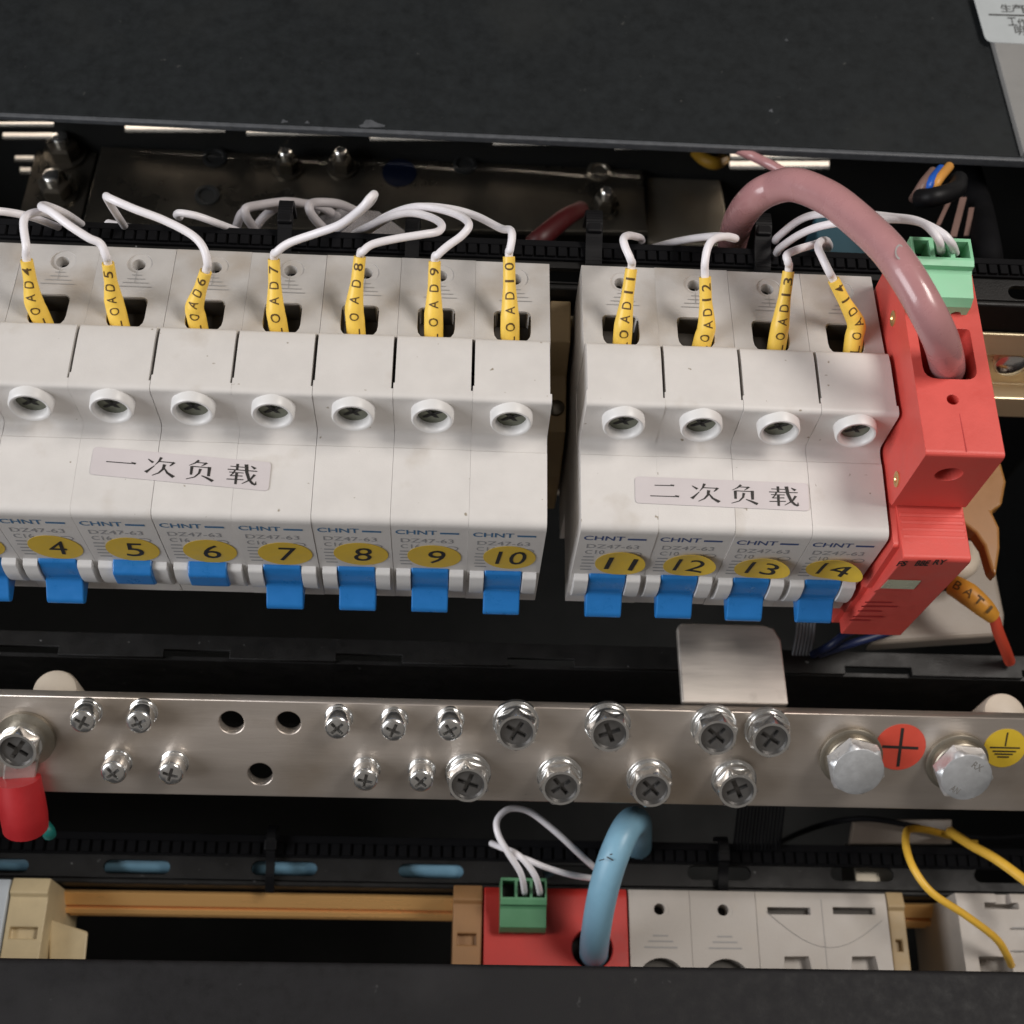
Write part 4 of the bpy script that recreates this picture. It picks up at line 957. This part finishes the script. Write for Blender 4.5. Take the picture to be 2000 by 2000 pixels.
mesh('raised_marks', bm, 'chrome', b2)
# round stickers
def bar_sticker(name, label, u, v, r, m, draw):
    c = atb(u, v, .05); t = thing(name, c, label, 'sticker')
    bm = B(); lathe(bm, c, BN, [(r, 0), (r, .12), (0, .14)], 48); mesh('disc', bm, m, t)
    bm = B(); draw(bm, lambda a, b: c + x * a - BS * b + BN * .22); mesh('symbol', bm, 'ink', t)
def rect(bm, f, a0, a1, b0, b1): quad(bm, f(a0, b0), f(a1, b0), f(a1, b1), f(a0, b1))
def plus(bm, f):
    g = lambda a, b: f(a * .98 - b * .03, b - a * .03)
    rect(bm, g, -5.0, 5.0, -.42, .42); rect(bm, g, -.42, .42, .43, 5.8); rect(bm, g, -.42, .42, -5.8, -.43)
def earth(bm, f):
    rect(bm, f, -.2, .2, .65, 4.8); 
    for w, b in ((4.1, .2), (3.2, -.9), (2.5, -1.75), (1.6, -2.6)): rect(bm, f, -w, w, b - .22, b + .22)
bar_sticker('plus_sticker', 'round red sticker with a black plus sign between two big bolts', 1758, 1459, 6.9, 'st_red', plus)
bar_sticker('earth_sticker', 'round yellow sticker with the black earth symbol by the right edge', 1962, 1461, 5.8, 'st_yel', earth)
# insulators behind the bar
for u, lbl in ((107, 'ivory insulator dome peeping over the left end of the busbar'), (1962, 'ivory insulator dome peeping over the right end of the busbar')):
    v = 1324 if u < 1000 else 1368
    c = at(u, v + 29, z=-86); bm = B(); lathe(bm, c + Vector((0, .4, -26)), (0, .0, 1), [(6.1, 0), (6.1, 25), (5.6, 26.5), (4.6, 27), (0, 27.2)], 36); tag(mesh('insulator', bm, 'ivory', smooth=40), lbl, 'insulator', 'insulators behind the busbar')
# bright link plate rising from the bar
bm = B(); zz = -79
lp = [at(u, v, z=zz) for u, v in ((1332, 1372), (1541, 1376), (1526, 1250), (1512, 1226), (1490, 1220), (1330, 1216), (1322, 1225))]
plane_solid(bm, lp, (0, 0, -2.6)); tag(mesh('link_plate', bm, 'tin', bevel=.6, seg=3), 'bright tinned link plate between the breakers and the busbar', 'plate')
bm = B(); plane_solid(bm, [at(u, v, z=-150) for u, v in ((1668, 1600), (1860, 1600), (1860, 1648), (1660, 1648))], (0, 0, -3)); tag(mesh('lower_plate', bm, 'dull', bevel=.4), 'dull metal plate under the busbar behind the yellow wire', 'plate')
# red insulated ring lug at the left edge
base = atb(52, 1440)
t = thing('ring_lug', base, 'ring cable lug with red boot screwed to the left end of the busbar', 'cable lug')
bm = B(); lathe(bm, base, BN, [(7.6, .1), (7.6, 1.5)], 36); 
mesh('ring', bm, 'steel_light', t, smooth=40)
bm = B(); pp = roundpts([(14, 1470), (80, 1458), (72, 1505), (66, 1540), (4, 1542), (6, 1500)], 10)
hexa(bm, [atb(u, v, 1.0) for u, v in pp], [atb(u, v, 2.3) for u, v in pp]); mesh('lug_neck', bm, 'tin', t, bevel=.5)
bm = B(); tube(bm, [atb(36, 1522, 3), atb(42, 1560, 3.5), atb(47, 1592, 3.5), atb(50, 1616, 3)], [5.6, 5.9, 6.0, 5.8], 28, 6); mesh('red_boot', bm, 'red_cap', t, smooth=60)
wire('teal_wire', 'teal wire tip below the red boot at the left edge', [(86, 1612, -112), (94, 1622, -112), (97, 1630, -114)], 1.8, 'cyan')
sc, _ = screw('hex', 32, 1468, 'cross slot screw holding the red booted lug at the left edge', 'cross slot hex screws on the busbar', .6)

# ================================================================== LOWER MODULE ROW
ZQ, YQ = -139.6, -82.0
def lx(u, v=1740): return at(u, v, z=ZQ).x
def mod_profile(): return roundpts([(YQ, ZQ - 40), (YQ, ZQ - .6), (YQ - 2, ZQ), (YQ - 27, ZQ + 1.5), (YQ - 27, ZQ - 40)], [0, .4, 1, .5, 0])
def onQ(x, y, d=.1): return Vector((x, y, ZQ + 1.5 * max(0, (YQ - 2 - y)) / 25 + d))
def yQ(v): return at(1300, v, z=ZQ + .8).y
for k, (u0, u1, lbl) in enumerate(((1227, 1346, 'single off white module touching the red terminal block'), (1346, 1474, 'single off white module left of the double module'))):
    x0, x1 = lx(u0), lx(u1); xc = (x0 + x1) / 2
    t = thing('breaker_module', (xc, YQ, ZQ - 40), lbl, 'module', 'off white single modules in the lower row')
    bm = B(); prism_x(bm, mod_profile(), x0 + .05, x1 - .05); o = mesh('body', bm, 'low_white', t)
    yh = yQ(1775); c = B(); lathe(c, (xc, yh, ZQ - 6), (0, 0, 1), [(1.65, 0), (1.65, 12)], 20); c2_ = B(); lathe(c2_, (xc + .3, yh, ZQ + .1), (0, 0, 1), [(2.5, 0), (2.5, 6)], 24)
    yo = yQ(1878); c3_ = B(); lathe(c3_, (xc, yo - 6.2, ZQ - 5), (0, 0, 1), [(7.2, 0), (7.2, 12)], 28)
    boolean_cut(o, [c, c2_, c3_]); o.data.materials.clear(); o.data.materials.append(M['low_white'])
    b = o.modifiers.new('bevel', 'BEVEL'); b.width = .35 * S; b.segments = 2; b.limit_method = 'ANGLE'; b.angle_limit = math.radians(45)
    bm = B(); hexa(bm, *[[Vector((xc + 7.1 * math.cos(th), yo - 6.2 + 7.1 * math.sin(th), zq)) for th in [math.pi * 2 * q / 24 for q in range(24)]] for zq in (ZQ - 4.95, ZQ - 2.2)]); mesh('terminal_opening', bm, 'cage_shade', t)  # dark filler: shade of the cut-out put into the colour
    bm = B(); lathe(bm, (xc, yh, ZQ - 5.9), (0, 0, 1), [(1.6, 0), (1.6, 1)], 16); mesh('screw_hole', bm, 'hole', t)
    bm = B()
    for w, v in ((2.2, 1826), (3.6, 1837), (4.8, 1849)):
        y = yQ(v); quad(bm, onQ(xc - w, y), onQ(xc + w, y), onQ(xc + w, y - .45), onQ(xc - w, y - .45))
    mesh('moulded_lines', bm, 'line', t)
x0, x1 = lx(1474), lx(1729)
t = thing('double_module', ((x0 + x1) / 2, YQ, ZQ - 40), 'double width off white module with two flat slots', 'module')
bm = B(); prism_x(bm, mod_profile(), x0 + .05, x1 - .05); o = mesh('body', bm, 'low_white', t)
cs = []
for ua, ub in ((1499, 1584), (1627, 1711)):
    a, b = at(ua, 1771, z=ZQ + .6), at(ub, 1786, z=ZQ + .7); c = B(); box(c, a.x, b.x, b.y, a.y, ZQ - 5, ZQ + 5); cs.append(c)
for ua, ub in ((1523, 1590), (1655, 1720)):
    a, b = at(ua, 1868, z=ZQ + 1.2), at(ub, 1868, z=ZQ + 1.2); c = B(); hexa(c, [(a.x + 1.5, a.y, ZQ - 3), (b.x - 1.5, b.y, ZQ - 3), (b.x + 1, b.y - 20, ZQ - 3), (a.x - 1, a.y - 20, ZQ - 3)], [(a.x + 1.5, a.y, ZQ + 6), (b.x - 1.5, b.y, ZQ + 6), (b.x + 1, b.y - 20, ZQ + 6), (a.x - 1, a.y - 20, ZQ + 6)]); cs.append(c)
boolean_cut(o, cs); o.data.materials.clear(); o.data.materials.append(M['low_white'])
b = o.modifiers.new('bevel', 'BEVEL'); b.width = .35 * S; b.segments = 2; b.limit_method = 'ANGLE'; b.angle_limit = math.radians(45)
bm = B(); box(bm, x0 + .4, x1 - .4, YQ - 26.5, YQ - .5, ZQ - 4.9, ZQ - 4.2); bm.free()
for ua, ub in ((1499, 1584), (1627, 1711)):
    a, b = at(ua, 1771, z=ZQ + .6), at(ub, 1786, z=ZQ + .7); bm = B(); box(bm, a.x + .1, b.x - .1, b.y + .1, a.y - .1, ZQ - 4.9, ZQ - 2.5); mesh('slot_opening', bm, 'cage_shade', t)  # dark filler: shade inside the slot put into the colour
xm = (x0 + x1) / 2; bm = B(); quad(bm, onQ(xm - .08, YQ - 2.2), onQ(xm + .08, YQ - 2.2), onQ(xm + .08, YQ - 26), onQ(xm - .08, YQ - 26)); mesh('seam', bm, 'line', t)
P = [Vector((x0 + 3 + (x1 - x0 - 5) * k / 14, YQ - 6 - 9 * math.sin(math.pi * k / 14) - 2 * k / 14, 0)) for k in range(15)]
bm = B(); tube(bm, [onQ(p.x, p.y, .14) for p in P], .07, 6, 3); tag(mesh('hair', bm, 'line', smooth=60), 'thin dark hair lying on the double module', 'hair')
# red terminal block with its green plug and blue cable
x0, x1 = lx(946), lx(1225)
t = thing('red_terminal', ((x0 + x1) / 2, YQ, ZQ - 40), 'red lower arrester block with round cable hole', 'surge arrester')
bm = B(); prism_x(bm, roundpts([(YQ, ZQ - 40), (YQ, ZQ - .6), (YQ - 2, ZQ + .6), (YQ - 27, ZQ + 2.2), (YQ - 27, ZQ - 40)], [0, .4, 1, .5, 0]), x0, x1 - .2); o = mesh('housing', bm, 'red_dark', t)
hc = at(1157, 1852, z=ZQ + 1.8); c = B(); lathe(c, (hc.x, hc.y, ZQ - 14), (0, 0, 1), [(5.8, 0), (5.8, 30)], 36); boolean_cut(o, [c]); o.data.materials.clear(); o.data.materials.append(M['red_dark'])
b = o.modifiers.new('bevel', 'BEVEL'); b.width = .4 * S; b.segments = 2; b.limit_method = 'ANGLE'; b.angle_limit = math.radians(45)
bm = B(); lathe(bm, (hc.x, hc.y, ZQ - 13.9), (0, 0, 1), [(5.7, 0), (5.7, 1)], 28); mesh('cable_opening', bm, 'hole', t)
g = at(1023, 1757, z=ZQ + 10)
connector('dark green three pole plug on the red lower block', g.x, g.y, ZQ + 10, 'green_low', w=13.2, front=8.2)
bc = [(1160, 1868, ZQ - 8), (1160, 1858, ZQ + 2), (1163, 1826, ZQ + 12), (1172, 1770, ZQ + 22), (1183, 1722, ZQ + 28), (1199, 1672, ZQ + 32), (1219, 1626, ZQ + 32), (1234, 1606, ZQ + 27), (1244, 1606, ZQ + 16), (1246, 1630, ZQ + 2), (1246, 1662, ZQ - 14)]
bm = B(); tube(bm, [at(u, v, z=z) for u, v, z in bc], 4.15, 24, 8); tag(mesh('power_cable', bm, 'skyblue', smooth=60), 'thick light blue cable curving out of the red lower block', 'cable')
bm = B()
blue_c = [o for o in COL.objects if o.name.startswith('power_cable')][-1]
bm = B()
for (u0, v0), (u1, v1), w in (((1185, 1672), (1198, 1679), 3), ((1170, 1680), (1180, 1677), 2), ((1191, 1668), (1196, 1667), 2)):
    quad(bm, at(u0, v0, z=ZQ + 36.2), at(u1, v1, z=ZQ + 36.2), at(u1, v1 + w, z=ZQ + 36.2), at(u0, v0 + w, z=ZQ + 36.2))
mesh('printed_mark', bm, 'ink', blue_c)
def R6(px, py): return 700 + px * .31056, 1500 + py * .31056
def w6(lst): return [(*R6(a, b), z) for a, b, z in lst]
wire('signal_wire', 'white wire with a big loop from the dark green plug to the blue cable', w6([(1046, 790, ZQ + 6), (1043, 760, ZQ + 12), (1020, 660, ZQ + 20), (940, 530, ZQ + 26), (880, 420, ZQ + 28), (872, 330, ZQ + 28), (930, 265, ZQ + 27), (1010, 256, ZQ + 25), (1100, 290, ZQ + 22), (1250, 410, ZQ + 18), (1400, 550, ZQ + 12), (1500, 640, ZQ + 6), (1560, 690, ZQ)]), .92)
wire('signal_wire', 'white wire from the dark green plug ending in a short tail left of the loop', w6([(1140, 795, ZQ + 6), (1138, 765, ZQ + 12), (1112, 680, ZQ + 19), (1050, 590, ZQ + 23), (985, 535, ZQ + 24), (900, 500, ZQ + 20), (838, 474, ZQ + 14)]), .92)
wire('signal_wire', 'white wire running right behind the loop to the blue cable', w6([(985, 552, ZQ + 16), (1060, 575, ZQ + 17), (1180, 625, ZQ + 16), (1330, 670, ZQ + 13), (1460, 692, ZQ + 8), (1560, 700, ZQ)]), .9)
# end brackets and outer modules
def end_bracket(label, x0, x1, m, foot=None):
    t = thing('end_bracket', ((x0 + x1) / 2, YQ, ZQ - 36), label, 'end bracket', 'end brackets on the lower rail')
    bm = B(); prism_x(bm, roundpts([(YQ + .5, ZQ - 36), (YQ + .5, ZQ - 1), (YQ - 4, ZQ + .8), (YQ - 5, ZQ - .6), (YQ - 26, ZQ + .2), (YQ - 26, ZQ - 36)], [0, .4, .5, .3, .5, 0]), x0, x1); o = mesh('bracket_body', bm, m, t)
    a = yQ(1828); c = B(); box(c, x0 + 1.4, x1 - 1.6, a - 3.2, a, ZQ - 2.5, ZQ + 4); boolean_cut(o, [c]); o.data.materials.clear(); o.data.materials.append(M[m])
    b = o.modifiers.new('bevel', 'BEVEL'); b.width = .45 * S; b.segments = 2; b.limit_method = 'ANGLE'; b.angle_limit = math.radians(40)
    if foot:
        bm = B(); hexa(bm, [at(u, v, z=ZQ - 16) for u, v in foot], [at(u, v, z=ZQ - 8) for u, v in foot]); mesh('foot', bm, m, t, bevel=.6)
    return t
end_bracket('brown end bracket left of the red lower block', lx(886), lx(943), 'brown')
end_bracket('beige end bracket with a foot at the left end of the lower rail', lx(20), lx(95), 'beige', [(96, 1795), (172, 1820), (166, 1884), (96, 1886)])
end_bracket('tan end bracket right of the double module', lx(1731), lx(1764), 'tan')
t = thing('edge_module', (lx(-40), YQ, ZQ - 40), 'pale bluish module cut by the left edge', 'module')
bm = B(); prism_x(bm, mod_profile(), lx(-120), lx(17)); mesh('body', bm, 'low_cool', t, bevel=.6)
bm = B(); lathe(bm, onQ(lx(-30), YQ - 9, 0), (0, 0, 1), [(1.6, -.2), (1.6, .05), (0, .05)], 16); mesh('screw_hole', bm, 'hole', t)
xr0 = lx(1868)
t = thing('slotted_module', (xr0 + 15, YQ, ZQ - 40), 'off white module by the right edge with the yellow wire in front', 'module')
bm = B(); prism_x(bm, [(y - .0, z + 3) for y, z in mod_profile()], xr0 - 1.5, xr0 + 45); o = mesh('body', bm, 'low_white', t)
cs = []
a, b = at(1924, 1762, z=ZQ + 3.6), at(1992, 1775, z=ZQ + 3.7); c = B(); box(c, a.x, b.x, b.y, a.y, ZQ - 3, ZQ + 9); cs.append(c)
a = at(1912, 1868, z=ZQ + 4.2); c = B(); box(c, a.x, a.x + 9.5, a.y - 20, a.y, ZQ - 2, ZQ + 9); cs.append(c)
a = at(1945, 1742, z=ZQ + 3.2); c = B(); box(c, a.x, a.x + 4.2, a.y - 4, a.y + 9, ZQ + .8, ZQ + 9); cs.append(c)
boolean_cut(o, cs); o.data.materials.clear(); o.data.materials.append(M['low_white'])
b = o.modifiers.new('bevel', 'BEVEL'); b.width = .7 * S; b.segments = 2; b.limit_method = 'ANGLE'; b.angle_limit = math.radians(45)
bm = B()
for v in (1811, 1856): 
    a = at(1975, v, z=ZQ + 4); quad(bm, Vector((a.x, a.y, ZQ + 4.45)), Vector((a.x + 10, a.y, ZQ + 4.45)), Vector((a.x + 10, a.y - .4, ZQ + 4.5)), Vector((a.x, a.y - .4, ZQ + 4.5)))
mesh('moulded_lines', bm, 'line', t)
def R7(px, py): return 1200 + px * .41408, 1500 + py * .41408
def w7(lst): return [(*R7(a, b), z) for a, b, z in lst]
wire('yellow_wire', 'yellow wire looping from the right module up behind the bar', w7([(1872, 930, ZQ + 4), (1850, 880, ZQ + 9), (1795, 800, ZQ + 14), (1650, 690, ZQ + 20), (1500, 590, ZQ + 24), (1415, 480, ZQ + 24), (1378, 380, ZQ + 20), (1376, 310, ZQ + 14), (1400, 287, ZQ + 8), (1480, 293, ZQ), (1590, 322, ZQ - 10), (1700, 350, ZQ - 22)]), 1.1, 'wire_yellow')
wire('yellow_wire', 'straight yellow wire slanting out through the right edge', w7([(1585, 300, ZQ - 2), (1610, 318, ZQ + 4), (1690, 368, ZQ + 10), (1800, 430, ZQ + 16), (1940, 532, ZQ + 22), (2050, 620, ZQ + 26)]), 1.45, 'wire_yellow')
wire('thin_wire', 'thin dark wire passing behind the yellow wires at the right edge', w7([(760, 360, ZQ - 70), (900, 296, ZQ - 34), (1050, 252, ZQ - 14), (1200, 240, ZQ - 8), (1380, 268, ZQ - 8), (1600, 315, ZQ - 8), (1800, 330, ZQ - 6), (1960, 320, ZQ - 6)]), .9, 'rubber')
